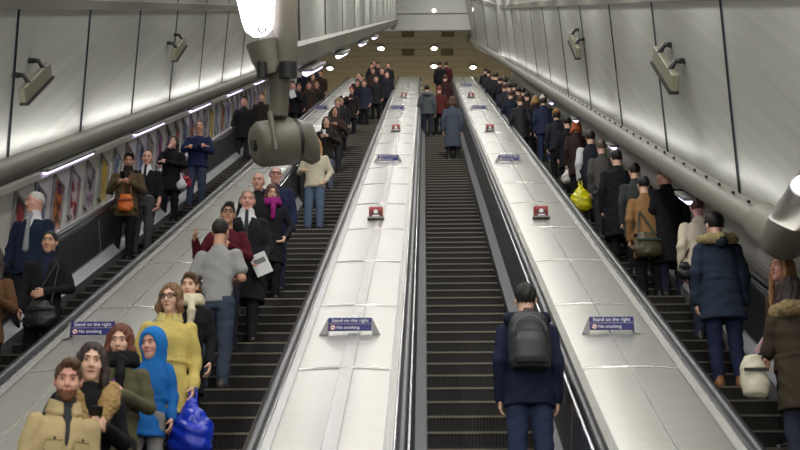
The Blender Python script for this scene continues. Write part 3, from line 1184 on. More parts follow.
    if beard:
        f2 = Fld(hc - .17 * hs, hc + .15 * hs, vb * .8)
        E(f2, (0, -.026, -.060), (.0625, .0745, .079), .02)
        E(f2, (0, -.074, -.106), (.031, .028, .026), .02)
        E(f2, (0, -.10, -.01), (.054, .070, .040), .012, True)
        E(f2, (0, -.1, -.062), (.022, .03, .009), .006, True)
        c_ = T((0, 0, -.040)); upv = Rn @ np.array((0, 0, 1.)); fw = Rn @ np.array((0, -1., 0))
        f2.cut(lambda X, Y, Z: (X - c_[0]) * upv[0] + (Y - c_[1]) * upv[1] + (Z - c_[2]) * upv[2])
        f2.cut(lambda X, Y, Z: -((X - hc[0]) * fw[0] + (Y - hc[1]) * fw[1] + (Z - hc[2]) * fw[2]) + .0)
        f2.fuzz(.002, 4)
        part(f2, 'beard', mat('hair', beard if isinstance(beard, tuple) else hair[1], .8, scale=90, var=.3))

    # ---- hair
    st, hcol = hair
    hm = mat('hair', hcol, rough=.55, bump=.5, scale=14, stretch=(6, 6, 1), var=.35)
    upv = Rn @ np.array((0, 0, 1.)); bk = Rn @ np.array((0, 1., 0))
    if st and not (hood and hood[0] == 'up') and not hat:
        f2 = Fld(hc - np.array((.17, .2, .42)) * hs, hc + np.array((.17, .24, .19)) * hs, vb * .9)
        if st == 'bald':
            E(f2, (0, .03, .012), (.083, .093, .082), .01)
            E(f2, (0, -.035, .085), (.085, .115, .085), .012, True)
            E(f2, (0, -.11, -.03), (.085, .10, .12), .012, True)
            p0 = T((0, .09, -.075))
            f2.cut(lambda X, Y, Z: -((X - p0[0]) * upv[0] + (Y - p0[1]) * upv[1] + (Z - p0[2]) * upv[2]) - .35 * ((X - p0[0]) * bk[0] + (Y - p0[1]) * bk[1] + (Z - p0[2]) * bk[2]))
        else:
            vol = {'short': .006, 'long': .012, 'bun': .005, 'bob': .014, 'curly': .02, 'crop': .003}[st]
            E(f2, (0, .022, .036), (.078 + vol, .100 + vol, .094 + vol * 1.1), .01)
            if st in ('short', 'curly'):
                E(f2, (.012, -.05, .104), (.058, .052, .036 + vol), .02)
            E(f2, (0, -.120, -.022), (.073, .080, .128), .012, True)
            if st in ('short', 'crop', 'bun', 'curly'):
                sl_ = .80
                p0 = T((0, -.075, .045))
                f2.cut(lambda X, Y, Z: -((X - p0[0]) * upv[0] + (Y - p0[1]) * upv[1] + (Z - p0[2]) * upv[2]) - sl_ * ((X - p0[0]) * bk[0] + (Y - p0[1]) * bk[1] + (Z - p0[2]) * bk[2]))
            if st == 'bun':
                E(f2, (0, .135, .04), (.045, .04, .045), .02)
            if st in ('long', 'bob'):
                zl = -.36 if st == 'long' else -.125
                def rg(z, y, a, b):
                    p = hc + np.array((0, y, z)) * hs
                    return (p[2], p[0], p[1], a * hs, b * hs)
                f2.loft([rg(zl, .075, .085, .03), rg(zl * .6, .085, .115, .05), rg(-.06, .062, .102, .062), rg(.05, .04, .09, .075)], .03)
                for sg in (-1, 1):
                    f2.path([T((sg * .078, -.03, .04)), T((sg * .092, -.030, -.06)), T((sg * .098, -.04, zl * .62)), T((sg * .095, -.045, zl))], [.022 * hs, .026 * hs, .030 * hs, .016 * hs], .02)
                E(f2, (0, -.115, -.045), (.062, .085, .110), .012, True)
            if st == 'curly': f2.fuzz(.010 * hs, 3)
        if lod == 0:
            aX, aY, aZ = f2.ax[0][:, NX, NX] - hc[0], f2.ax[1][NX, :, NX] - hc[1], f2.ax[2][NX, NX, :] - hc[2]
            th = np.arctan2(aX, aY)
            f2.F += (.0045 * np.sin(th * 15 + aZ * 22 + np.sin(aZ * 30 + seed))).astype(np.float32)
        f2.fuzz(.0022, 5)
        part(f2, 'hair', hm)
    if hat:
        f2 = Fld(hc - .2 * hs, hc + .2 * hs, vb)
        E(f2, (0, .02, .055), (.094, .116, .10), .01)
        p0 = T((0, 0, .03))
        f2.cut(lambda X, Y, Z: -((X - p0[0]) * upv[0] + (Y - p0[1]) * upv[1] + (Z - p0[2]) * upv[2]))
        E(f2, (0, .02, .042), (.098, .118, .022), .008)
        E(f2, (0, .03, .158), (.026, .026, .026), .006)
        part(f2, 'woollen_hat', cloth(hat))
        f2 = Fld(hc - .2 * hs, hc + .2 * hs, vb)
        E(f2, (0, .03, -.01), (.086, .098, .09), .01)
        E(f2, (0, -.115, -.035), (.074, .085, .13), .014, True)
        p1 = T((0, 0, .06))
        f2.cut(lambda X, Y, Z: ((X - p1[0]) * upv[0] + (Y - p1[1]) * upv[1] + (Z - p1[2]) * upv[2]))
        part(f2, 'hair', hm)
    if hood and hood[0] == 'up':
        f2 = Fld(hc - np.array((.2, .22, .26)) * hs, hc + np.array((.2, .22, .2)) * hs, vb)
        E(f2, (0, .03, .03), (.112, .135, .128), .02)
        f2.cone(T((0, .05, -.02)), T((0, .05, -.17)), .11 * hs, .10 * hs, .04)
        E(f2, (0, -.12, -.02), (.072, .12, .108), .02, True)
        f2.fold(.003, 40, seed)
        part(f2, 'hood', cloth(hood[1]))

    # ---- trousers
    f2 = Fld((-.24 * sc, -.2 * sc, .0), (.24 * sc, .2 * sc, 1.06 * sc), vc)
    if kind == 'coat' and hem < .42:
        pass
    f2.loft([(z * sc, 0, 0, a * sc, b * sc) for z, a, b in ((.80, .155, .105), (.92, .165, .115), (1.03, .15, .10))], .04)
    for sg in (-1, 1):
        f2.path([S((sg * .088, .0, .86)), S((sg * .097, -.02, .48)), S((sg * .10, .015, .075))], [.092 * sc, .070 * sc, .056 * sc], .03)
    f2.fold(.005, 30, seed)
    part(f2, 'trousers', cloth(legs))
    if belt:
        f2 = Fld((-.24 * sc, -.2 * sc, .95 * sc), (.24 * sc, .2 * sc, 1.06 * sc), vc * .8)
        f2.loft([(.985 * sc, 0, 0, .178 * sc, .128 * sc), (1.03 * sc, 0, 0, .176 * sc, .126 * sc)], .01)
        part(f2, 'belt', M_black)

    # ---- shoes
    for sg in (-1, 1):
        f2 = Fld((sg * .105 * sc - .09, -.24 * sc, -.012), (sg * .105 * sc + .09, .13 * sc, .16 * sc), vc)
        f2.path([S((sg * .10, .045, .045)), S((sg * .105, -.06, .042)), S((sg * .112, -.145, .030))], [.045 * sc, .044 * sc, .036 * sc], .02)
        f2.cone(S((sg * .10, .025, .05)), S((sg * .10, .02, .12)), .048 * sc, .05 * sc, .02)
        f2.cut(lambda X, Y, Z: .0 - Z)
        part(f2, 'shoe', mat('leather', shoes, rough=.45, scale=30))

    # ---- shirt, tie, then the upper garment
    bk_ = bulk
    if shirt:
        f2 = Fld((-.24 * sc, -.22 * sc, .95 * sc), (.24 * sc, .2 * sc, 1.58 * sc), vc * .85)
        sb = bk_ / .97
        f2.loft([(z * sc, 0, y * sc, a * sc * sb, b * sc * sb) for z, y, a, b in ((.97, 0, .158, .112), (1.10, 0, .155, .108), (1.28, -.003, .158, .112), (1.38, .0, .12, .09), (1.455, .008, .078, .075), (1.525, .0, .066, .07))], .02)
        f2.fold(.002, 40, seed)
        part(f2, 'shirt', cloth(shirt, .8))
    if tie:
        f2 = Fld((-.1 * sc, -.25 * sc, .95 * sc), (.1 * sc, .0, 1.56 * sc), vb * .8)
        f2.path([S((0, -.075, 1.475)), S((0, -.104, 1.40)), S((0, -.120, 1.28)), S((0, -.118, 1.05))], [.020 * sc, .018 * sc, .026 * sc, .034 * sc], .006)
        part(f2, 'tie', cloth(tie, .6))
    zt = 1.49 if kind in ('jacket', 'coat', 'parka') else 1.455
    if kind == 'tshirt': zt = 1.47
    f2 = Fld((-xm - .03, -.40 * sc, hem * sc - .03), (xm + .03, .26 * sc, (zt + .08) * sc), vc)
    fl = .03 if kind in ('coat', 'parka') else .012
    rings = [(hem, 0, .182 * bk_ + fl, .128 * bk_ + fl)]
    for z, y, a, b in ((.92, 0, .182, .130), (1.06, 0, .172, .122), (1.25, -.002, .186, .128), (1.335, .0, .174, .114), (1.395, .006, .132, .098)):
        if z > hem + .03: rings.append((z, y, a * bk_, b * bk_))
    rings.append((1.435, .01, .080, .078)); rings.append((zt - .01, .012, .068, .074))
    f2.loft([(z * sc, 0, y * sc, a * sc, b * sc) for z, y, a, b in rings], .035 * sc)
    for sg in (-1, 1):
        a0, a1, a2 = A[sg][:3]
        sh = a0 * np.array((.96, 1, .995))
        if kind == 'tshirt':
            f2.cone(sh, a0 + (a1 - a0) * .62, .073 * sc, .070 * sc, .03)
        else:
            dd = (a2 - a1) / np.linalg.norm(a2 - a1)
            f2.path([sh, a1, a2 + dd * .012 * sc], [.068 * sc * bk_, .056 * sc * bk_, .045 * sc * bk_], (.012 if lod == 0 else .02) * sc)
            if kind == 'parka':
                f2.cone(a2 - dd * .05, a2 - dd * .01, .056 * sc * bk_, .056 * sc * bk_, .01)
    if kind in ('parka',):
        f2.loft([(1.04 * sc, 0, 0, .187 * sc * bk_, .134 * sc * bk_), (1.07 * sc, 0, 0, .187 * sc * bk_, .134 * sc * bk_)], .012)
    if shirt:     # open V at the chest
        z0 = 1.06 if kind == 'vest' else 1.10
        if kind == 'vest': z0 = 1.22
        def vfn(X, Y, Z):
            w_ = np.clip((Z / sc - z0) / (1.47 - z0), 0, 1.3) * vw * sc
            return np.maximum(np.maximum(np.abs(X) - w_, Y + .02 * sc), z0 * sc - Z)
        f2.put(vfn, (-.14 * sc, -.3 * sc, z0 * sc), (.14 * sc, .0, 1.6 * sc), .004, True)
        def nfn(X, Y, Z):
            return np.maximum(np.sqrt((X / (.082 * sc)) ** 2 + ((Y - .012 * sc) / (.084 * sc)) ** 2) * .08 - .08, 1.455 * sc - Z)
        f2.put(nfn, (-.09 * sc, -.1 * sc, 1.45 * sc), (.09 * sc, .12 * sc, 1.6 * sc), .004, True)
    if kind in ('jacket', 'coat', 'parka') and not shirt and lod < 2:   # front opening line
        f2.cone(S((.012, -.155 * bk_, hem)), S((.0, -.155 * bk_, 1.40)), .010 * sc, .010 * sc, .01, True)
        for sg in (-1, 1):                                             # pocket edges
            f2.cone(S((sg * .07, -.150 * bk_, max(hem + .05, .93))), S((sg * .14, -.118 * bk_, max(hem + .08, .96))), .008 * sc, .008 * sc, .01, True)
    f2.fold(.0055 if kind != 'parka' else .007, 24, seed)
    name = {'jacket': 'jacket', 'coat': 'coat', 'parka': 'parka', 'tshirt': 't_shirt', 'suit': 'suit_jacket', 'fleece': 'sweater', 'vest': 'sweater_vest'}[kind]
    upper = part(f2, name, cloth(tcol))
    if collar:
        f2 = Fld((-.2 * sc, -.2 * sc, 1.34 * sc), (.2 * sc, .2 * sc, 1.60 * sc), vb)
        ang = [math.radians(-62 + 304 * i / 14) for i in range(15)]
        for z, r, t_ in ((1.43, .090, .022), (1.46, .084, .019), (1.488, .084, .013)):
            f2.path([S((r * math.cos(a), .008 + r * .95 * math.sin(a), z - .03 * max(0, -math.sin(a)))) for a in ang], [t_ * sc] * 15, .012)
        part(f2, 'collar', cloth(collar), upper)
    if hood and hood[0] == 'down':
        f2 = Fld((-.24 * sc, -.2 * sc, 1.3 * sc), (.24 * sc, .26 * sc, 1.62 * sc), vc)
        f2.path([S((-.09, -.06, 1.45)), S((-.13, .05, 1.45)), S((0, .15, 1.41)), S((.13, .05, 1.45)), S((.09, -.06, 1.45))], [.03 * sc, .045 * sc, .065 * sc, .045 * sc, .03 * sc], .04)
        f2.fold(.005, 34, seed)
        part(f2, 'hood', cloth(hood[1]), upper)
    if scarf:
        f2 = Fld((-.24 * sc, -.24 * sc, 1.1 * sc), (.24 * sc, .2 * sc, 1.66 * sc), vc * .9)
        for z, r in ((1.455, .115), (1.50, .105)):
            ang = [2 * math.pi * i / 12 for i in range(13)]
            f2.path([S((r * math.cos(a), .008 + r * .92 * math.sin(a), z - .018 * math.sin(a + .6) * -1)) for a in ang], [.036 * sc] * 13, .02)
        f2.path([S((.03, -.12, 1.45)), S((.035, -.165, 1.33)), S((.03, -.16, 1.20))], [.035 * sc, .036 * sc, .03 * sc], .02)
        f2.fold(.004, 50, seed)
        part(f2, 'scarf', cloth(scarf))
    if fur:
        f2 = Fld((-.32 * sc, -.3 * sc, 1.1 * sc), (.32 * sc, .32 * sc, 1.66 * sc), vb)
        big = 1.25 if fur[0] == 'big' else .8
        if fur[0] == 'big':
            f2.path([S((-.045, -.165, 1.18)), S((-.11, -.125, 1.34)), S((-.135, .0, 1.44)), S((-.08, .13, 1.44)), S((.08, .13, 1.44)), S((.135, .0, 1.44)), S((.11, -.125, 1.34)), S((.045, -.165, 1.18))], [.045 * sc, .056 * sc, .062 * sc, .06 * sc, .06 * sc, .062 * sc, .060 * sc, .045 * sc], .03)
        else:
            f2.path([S((-.10, -.09, 1.47)), S((-.155, .03, 1.455)), S((-.10, .14, 1.43)), S((.0, .17, 1.42)), S((.10, .14, 1.43)), S((.155, .03, 1.455)), S((.10, -.09, 1.47))], [.03 * sc, .042 * sc, .05 * sc, .055 * sc, .05 * sc, .042 * sc, .03 * sc], .02)
        f2.fuzz(.009, 8)
        part(f2, 'fur_collar', mat('fur', fur[1], rough=.95, bump=.8, scale=110, var=.45), upper)

    M = Matrix.Translation((X, fy, fz)) @ Matrix.Rotation(math.radians(yaw), 4, 'Z')
    info = {'root': root, 'M': M, 'sc': sc, 'yaw': yaw, 'dist': dist,
            'hand': {s: M @ Vector(A[s][3]) for s in (-1, 1)}, 'loc': Vector((X, fy, fz)), 'H': Hh,
            'pt': lambda x, y, z: M @ Vector((x * sc, y * sc, z * sc))}
    if px < 0: pass
    return info


# ---- things people carry
def fld_obj(fd, name, m, label, cat, group=None):
    o = fd.mesh(name, m)
    return tag(o, label, cat, group)


def recenter(o):
    c = sum((Vector(v.co) for v in o.data.vertices), Vector()) / max(1, len(o.data.vertices))
    o.data.transform(Matrix.Translation(-c)); o.location = o.location + c
    return o


def plastic_bag(p, h, w, col, label, cat='bag', shiny=.25, name='plastic_bag'):
    p = Vector(p)
    r = empty(name, p + Vector((0, 0, -h)), label, cat)
    z = h
    f = Fld((-w, -w * .8, -.02), (w, w * .8, h + .03), .014)
    f.loft([(0.0, 0, 0, w * .45, w * .3), (h * .12, 0, 0, w * .72, w * .46), (h * .45, 0, 0, w * .78, w * .5), (h * .7, 0, 0, w * .5, w * .34), (h * .86, 0, 0, w * .2, w * .16), (h, 0, 0, w * .16, .03)], .03)
    f.fold(.012, 30, h * 9)
    o = f.mesh('bag_body', mat('thin_plastic', col, rough=shiny, scale=14, bump=.5, var=.2)); o.parent = r
    mb = MB()
    for sx in (-1, 1):
        mb.tube([(sx * w * .12, 0, h * .9), (sx * w * .12, 0, h + .02), (sx * .02, 0, h + .075)], .010, 8)
    mb.build('bag_handle', mat('thin_plastic', col, rough=shiny, scale=14, bump=.5, var=.2), r)
    return r


def phone(p, yaw, label, tilt=50, col=(18, 18, 20)):
    r = empty('phone', p, label, 'phone', rot=(math.radians(tilt), 0, math.radians(yaw)))
    MB().box((0, 0, 0), (.036, .005, .072), 0, bev=.004).build('phone_case', mat('phone_case', col, .3), r)
    MB().box((0, .0055, 0), (.032, .001, .064), 0).build('screen', mat('dark_glass', (30, 32, 38), .1), r)
    return r


def handbag(p, w, h, dd, col, label, strap_to=None, name='handbag', scol=None, vox=.012):
    p = Vector(p)
    r = empty(name, p, label, 'bag')
    f = Fld((-w - .04, -dd - .04, -.03), (w + .04, dd + .04, h + .05), vox)
    f.loft([(0, 0, 0, w * .55, dd * .5), (h * .08, 0, 0, w * .8, dd * .85), (h * .3, 0, 0, w, dd), (h * .7, 0, 0, w * .85, dd * .8), (h, 0, 0, w * .55, dd * .35)], .03)
    f.fold(.006, 30, w * 50)
    o = f.mesh('bag_body', mat('leather', col, rough=.45, scale=25, bump=.3, var=.15)); o.parent = r
    mb = MB(); mb.box((0, -dd * .95, h * .62), (w * .8, .012, .012))
    mb.build('flap_seam', mat('leather', scol or tuple(v * .6 for v in col), .4), o)
    mb = MB()
    if strap_to is not None:
        q = Vector(strap_to) - p
        mb.tube([(-w * .6, 0, h * .9), q + Vector((-.015, 0, -.04)), q, q + Vector((.015, 0, -.04)), (w * .6, 0, h * .9)], .011, 8)
    else:
        mb.tube([(-w * .6, 0, h * .9), (-w * .45, 0, h + .12), (w * .45, 0, h + .12), (w * .6, 0, h * .9)], .011, 8)
    mb.build('strap', mat('leather', scol or tuple(v * .6 for v in col), .4), r)
    return r


BLACK, NAVY, CHAR, GREY = (20, 20, 24), (26, 32, 56), (44, 44, 48), (96, 98, 104)
DKB, BRN, BLK, BLD, AUB, WHT, SIL = (48, 34, 26), (86, 58, 38), (20, 17, 16), (176, 138, 88), (104, 54, 34), (200, 198, 192), (150, 146, 140)

# ======== left escalator: people facing the camera
p = person(60, 360, 1, 32, 1.76, 'bearded man in beige jacket at the bottom left, staring into the camera', ('jacket', (192, 172, 128), .80, .86), (40, 44, 58), ('short', BRN), 'pink', ('down', 'down'), (-18, 2), beard=(112, 74, 50), shirt=(52, 54, 58), vw=.03, collar=(186, 166, 124))
for sx in (-1, 1):
    mb = MB(); c_ = p['root'].matrix_basis.inverted() @ p['pt'](sx * .085, -.128, 1.20)
    mb.box(c_, (.052, .007, .05), 0, R=Matrix.Rotation(sx * .35, 3, 'Z'), bev=.006)
    mb.box(c_ + Vector((0, -.008, .045)), (.055, .006, .017), 0, R=Matrix.Rotation(sx * .35, 3, 'Z'), bev=.004)
    mb.tube([c_ + Vector((0, -.014, .042)), c_ + Vector((0, -.02, .042))], .009, 8, 1)
    mb.build('chest_pocket', [cloth((184, 164, 120)), M_black], p['root'])
p = person(93, 343, 1, 26, 1.68, 'long-haired woman in black coat with big tan fur collar holding a phone', ('coat', (24, 23, 26), .50, 1.04), BLACK, ('long', (44, 30, 24)), 'fair', ('pocket', 'hold'), (-12, 0), fur=('big', (182, 150, 98)))
phone(p['hand'][1] + Vector((0, -.03, .05)), 20, 'dark phone in the hand of the woman with the fur collar')
p = person(122, 325, 1, 6, 1.66, 'auburn-haired woman in olive green parka with black scarf', ('parka', (92, 90, 66), .60, 1.04), CHAR, ('bob', AUB), 'fair', ('pocket', 'hold'), (-4, 4), scarf=(22, 22, 24))
plastic_bag(p['hand'][1] + Vector((.0, -.06, -.0)), .30, .13, (96, 40, 150), 'crumpled purple and white carrier bag held by the woman in the olive parka')
p = person(153, 329, 1, 8, 1.42, 'child in bright blue hooded jacket in front of the woman in yellow', ('parka', (30, 104, 178), .70, .96), (140, 138, 136), ('short', DKB), 'pink', ('down', 'down'), (-22, 2), hood=('up', (36, 122, 200)))
p = person(172, 284, 1, 8, 1.68, 'woman with glasses in a yellow quilted coat holding a blue bag', ('parka', (208, 188, 108), .62, 1.12), (38, 36, 40), ('bob', (120, 88, 56)), 'fair', ('pocket', 'down'), (-18, 0), collar=(206, 190, 124), glasses=True)
plastic_bag(p['hand'][1] + Vector((.03, -.02, .0)), .50, .24, (24, 56, 190), 'bulging shiny blue plastic bag hanging from the hand of the woman in yellow')
p = person(190, 274, 1, 10, 1.70, 'brown-haired person in black with cream scarf, half hidden behind the yellow coat', ('coat', (24, 24, 28), .55, 1.06), BLACK, ('short', (92, 64, 42)), 'fair', ('pocket', 'down'), (-10, 0), scarf=(214, 204, 176), dk=2)
p = person(221, 219, 1, 168, 1.76, 'man in grey T-shirt and jeans standing with his back to the camera', ('tshirt', (160, 160, 160), .86, .86), (62, 72, 88), ('short', (34, 28, 24)), 'tan', ('hold', 'bent'), (4, 0), shoes=(50, 42, 38))
p = person(211, 204, 1, 0, 1.70, 'dark-haired person in burgundy top raising a hand, behind the grey T-shirt', ('fleece', (86, 24, 36), .84, 1.0), (30, 32, 44), ('short', (30, 25, 23)), 'tan', ('raise', 'hold'), (10, -6), glasses=True)
p = person(248, 190, 1, 8, 1.80, 'grey-haired man in black overcoat, white shirt and tie holding a paper', ('coat', (27, 28, 32), .48, 1.35), (34, 34, 38), ('crop', (150, 128, 108)), 'pink', ('down', 'lowout'), (0, 2), shirt=(222, 222, 224), tie=(50, 52, 60))
r = empty('newspaper', p['hand'][1] + Vector((.0, -.02, .0)), 'folded white paper in the hand of the man in black overcoat', 'paper', rot=(math.radians(12), math.radians(-28), .2))
MB().box((0, 0, 0), (.10, .008, .13), 0, bev=.003).build('folded_sheet', mat('paper', (226, 228, 226), .7), r)
MB().box((.0, -.009, .04), (.07, .001, .03), 0).build('print_block', mat('print', (120, 122, 124), .7), r)
p = person(241, 173, 1, 6, 1.76, 'balding man in dark coat directly behind the man in the overcoat', ('coat', (30, 30, 34), .6, 1.06), CHAR, ('bald', (96, 76, 60)), 'pink', ('down', 'down'), (-10, 0))
p = person(276, 166, 1, 4, 1.80, 'stout white-haired man with glasses in a navy jacket, below the hanging drum', ('jacket', (28, 36, 66), .76, 1.55), (38, 44, 66), ('crop', (196, 186, 178)), 'pink', ('pocket', 'down'), (6, 4), glasses=True)
p = person(272, 185, 1, 6, 1.62, 'brown-haired woman in black with a magenta scarf', ('coat', (26, 25, 30), .55, 1.02), BLACK, ('bob', (84, 54, 38)), 'fair', ('pocket', 'pocket'), (12, 10), scarf=(150, 34, 118), dk=1)
p = person(316, 138, 1, 0, 1.68, 'blonde woman in cream jacket and light blue jeans', ('jacket', (196, 190, 166), .80, 1.06), (88, 104, 128), ('long', (186, 140, 84)), 'fair', ('bent', 'pocket'), (14, 0))
p = person(303, 126, 1, 0, 1.72, 'pink-faced dark-haired man just behind the blonde woman', ('jacket', (34, 34, 38), .75, 1.05), CHAR, ('short', BLK), 'pink', ('down', 'down'), (-14, 4))
p = person(327, 117, 1, -4, 1.66, 'long-haired woman in black jacket holding a cup, above the blonde woman', ('jacket', (36, 32, 30), .74, 1.06), (86, 92, 108), ('long', (50, 33, 25)), 'fair', ('hold', 'hold'), (0, 4))
r = empty('paper_cup', (p['hand'][1] + p['hand'][-1]) / 2 + Vector((0, -.06, .05)), 'small white cup held by the long-haired woman in black', 'cup')
MB().tube([(0, 0, -.06), (0, 0, .05)], [.028, .04], 14).build('cup_body', M_white, r)
MB().tube([(0, 0, .05), (0, 0, .062)], [.043, .038], 14).build('cup_lid', M_black, r)
p = person(335, 107, 1, 0, 1.70, 'dark-haired woman in brown jacket behind the woman with the cup', ('jacket', (58, 44, 36), .7, 1.05), CHAR, ('long', (46, 32, 26)), 'tan', ('pocket', 'hold'), (6, 0))
p = person(333, 99, 1, 0, 1.66, 'woman with pale woollen hat and reddish face, behind the brown jacket', ('coat', (32, 30, 32), .6, 1.05), BLACK, ('bob', BRN), 'pink', ('down', 'down'), (0, 0), hat=(150, 138, 96))
p = person(345, 87, 1, 0, 1.62, 'red-haired woman in black coat in front of the tall balding man', ('coat', (34, 28, 30), .6, 1.05), BLACK, ('short', (150, 78, 48)), 'pink', ('hold', 'down'), (0, 0))
p = person(347, 74, 1, 0, 1.82, 'tall pink-faced balding man in black coat high on the left escalator', ('coat', (26, 26, 30), .6, 1.14), BLACK, ('bald', (120, 96, 80)), 'pink', ('down', 'down'), (0, 0))
p = person(361, 75, 1, 0, 1.72, 'black-haired man in dark blue jacket beside the tall balding man', ('jacket', (28, 32, 46), .74, 1.08), (70, 84, 110), ('short', BLK), 'fair', ('down', 'down'), (-20, 0))
for (px, py, Hh_, hc_, tc_, lab) in [
        (366, 67, 1.7, BRN, (40, 34, 36), 'brown-haired rider in dark jacket above the black-haired man'),
        (371, 61, 1.76, (120, 92, 62), (34, 34, 40), 'light-haired rider near the top of the left escalator'),
        (382, 68, 1.80, DKB, (22, 24, 32), 'broad man in black coat at the right side of the left escalator top'),
        (378, 63, 1.68, BLK, (46, 36, 40), 'dark-haired rider behind the broad man in black'),
        (387, 72, 1.70, BRN, (28, 30, 40), 'brown-haired rider beside the deck near the left escalator top'),
        (357, 64, 1.7, BLK, (30, 30, 34), 'rider in black behind the tall balding man'),
        (353, 80, 1.66, DKB, (38, 36, 38), 'dark-haired rider between the red-haired woman and the black-haired man'),
        (364, 80, 1.68, BRN, (34, 38, 54), 'rider in blue-black coat just below the black-haired man'),
        (376, 76, 1.70, DKB, (28, 26, 30), 'rider in black just below the broad man in black'),
        (373, 68, 1.66, BLK, (54, 44, 42), 'rider in brown between the light-haired and the broad man'),
        (339, 97, 1.64, BLK, (30, 28, 30), 'black-haired rider close behind the woolly-hatted woman'),
        (388, 63, 1.72, DKB, (24, 24, 30), 'topmost rider on the left escalator, beside the deck')]:
    person(px, py, 1, 0, Hh_, lab, ('coat', tc_, .6, 1.1), BLACK, ('short', hc_), 'pink', ('down', 'down'))

# ======== far left escalator
p = person(-6, 246, 0, 10, 1.66, 'person in brown jacket cut off at the left picture edge', ('jacket', (96, 68, 44), .76, 1.06), BLACK, ('long', DKB), 'fair', ('down', 'hold'), (0, 0))
p = person(26, 192, 0, -8, 1.80, 'white-haired man in navy jacket, white shirt and silver tie', ('suit', (30, 40, 64), .78, 1.1), (26, 28, 36), ('crop', (206, 202, 196)), 'pink', ('down', 'down'), (-34, 0), shirt=(220, 220, 222), tie=(150, 152, 158), vw=.04)
p = person(51, 231, 0, 6, 1.62, 'young woman with tied black hair in black jacket carrying a dark bag', ('jacket', (26, 25, 28), .70, 1.04), BLACK, ('bun', (22, 18, 18)), 'tan', ('down', 'low'), (-4, 0), shirt=(26, 30, 54))
handbag(p['pt'](.02, -.22, .62), .17, .30, .08, (28, 28, 28), 'dark shoulder bag held in front by the young woman with tied hair', p['pt'](.12, -.12, 1.36))
p = person(117, 153, 0, 2, 1.70, 'dark-haired man in olive jacket looking down at his phone', ('jacket', (92, 80, 56), .70, 1.1), BLACK, ('short', (26, 22, 20)), 'tan', ('hold', 'hold'), (8, 16), shirt=(40, 36, 34), dk=-1)
phone((p['hand'][1] + p['hand'][-1]) / 2 + Vector((0, -.05, .05)), 0, 'phone held with both hands by the man in the olive jacket')
handbag(p['pt'](.05, -.25, .72), .13, .28, .06, (216, 110, 36), 'bright orange bag hanging in front of the man in the olive jacket', p['pt'](.06, -.2, 1.30))
p = person(148, 151, 0, 2, 1.76, 'bald man in black sweater vest with white collar, tie and grey trousers', ('suit', (24, 24, 28), 1.0, 1.06), (72, 72, 76), ('bald', (150, 130, 116)), 'pink', ('down', 'down'), (4, 0), shirt=(226, 226, 228), tie=(30, 30, 36), belt=True, dk=1)
p = person(173, 136, 0, 4, 1.66, 'dark-haired woman in black coat touching her chin', ('coat', (22, 21, 24), .62, 1.06), (26, 24, 28), ('long', (28, 22, 20)), 'fair', ('face', 'cross'), (6, 4))
handbag(p['pt'](.27, -.05, .72), .12, .22, .06, (168, 28, 50), 'red handbag at the side of the woman in the black coat', p['pt'](.21, -.02, 1.20))
plastic_bag(p['pt'](.22, -.20, .86), .26, .12, (226, 226, 230), 'white carrier bag below the red handbag', name='carrier_bag')
p = person(200, 121, 0, 4, 1.82, 'big man in navy sweater and jeans with hands clasped at the chest', ('fleece', (34, 42, 78), .80, 1.18), (64, 74, 96), ('crop', (120, 96, 78)), 'pink', ('cross', 'cross'), (2, 0))
p = person(243, 97, 0, 0, 1.78, 'man in black coat standing to the left of the hanging post', ('coat', (24, 24, 28), .6, 1.1), CHAR, ('short', DKB), 'pink', ('down', 'down'), (0, 0))
p = person(262, 93, 0, 0, 1.74, 'rider in dark brown coat partly behind the hanging post', ('coat', (44, 36, 32), .6, 1.1), BLACK, ('short', (120, 88, 60)), 'fair', ('down', 'down'), (0, 0))
p = person(293, 82, 0, 0, 1.76, 'man in black jacket holding a white paper, right of the hanging post', ('coat', (26, 26, 30), .65, 1.1), CHAR, ('short', DKB), 'pink', ('down', 'hold'), (0, 0))
r = empty('newspaper', p['hand'][1] + Vector((.0, -.05, .0)), 'small white paper held by the man right of the hanging post', 'paper', rot=(0, math.radians(-20), 0))
MB().box((0, 0, 0), (.10, .006, .14), 0, bev=.003).build('folded_sheet', mat('paper', (226, 228, 226), .7), r)
for (px, py, Hh_, hc_, tc_, lab) in [
        (281, 86, 1.7, (140, 80, 50), (70, 44, 36), 'red-haired rider just behind the hanging post'),
        (304, 69, 1.80, BLK, (22, 23, 32), 'tall man in black coat under the tube light, high on the far left escalator'),
        (313, 74, 1.7, BRN, (84, 66, 52), 'person in light brown coat beside the tall man in black'),
        (321, 71, 1.7, DKB, (52, 40, 34), 'rider in dark brown high on the far left escalator'),
        (326, 82, 1.62, BLD, (40, 34, 32), 'fair-haired rider by the deck, high on the far left escalator'),
        (316, 66, 1.72, DKB, (30, 30, 36), 'rider in black at the head of the far left escalator'),
        (299, 84, 1.66, BRN, (34, 30, 34), 'brown-haired rider beside the man with the white paper'),
        (309, 82, 1.70, DKB, (60, 46, 38), 'rider in brown just below the tall man in black')]:
    person(px, py, 0, 0, Hh_, lab, ('coat', tc_, .6, 1.1), BLACK, ('short', hc_), 'pink', ('down', 'down'))

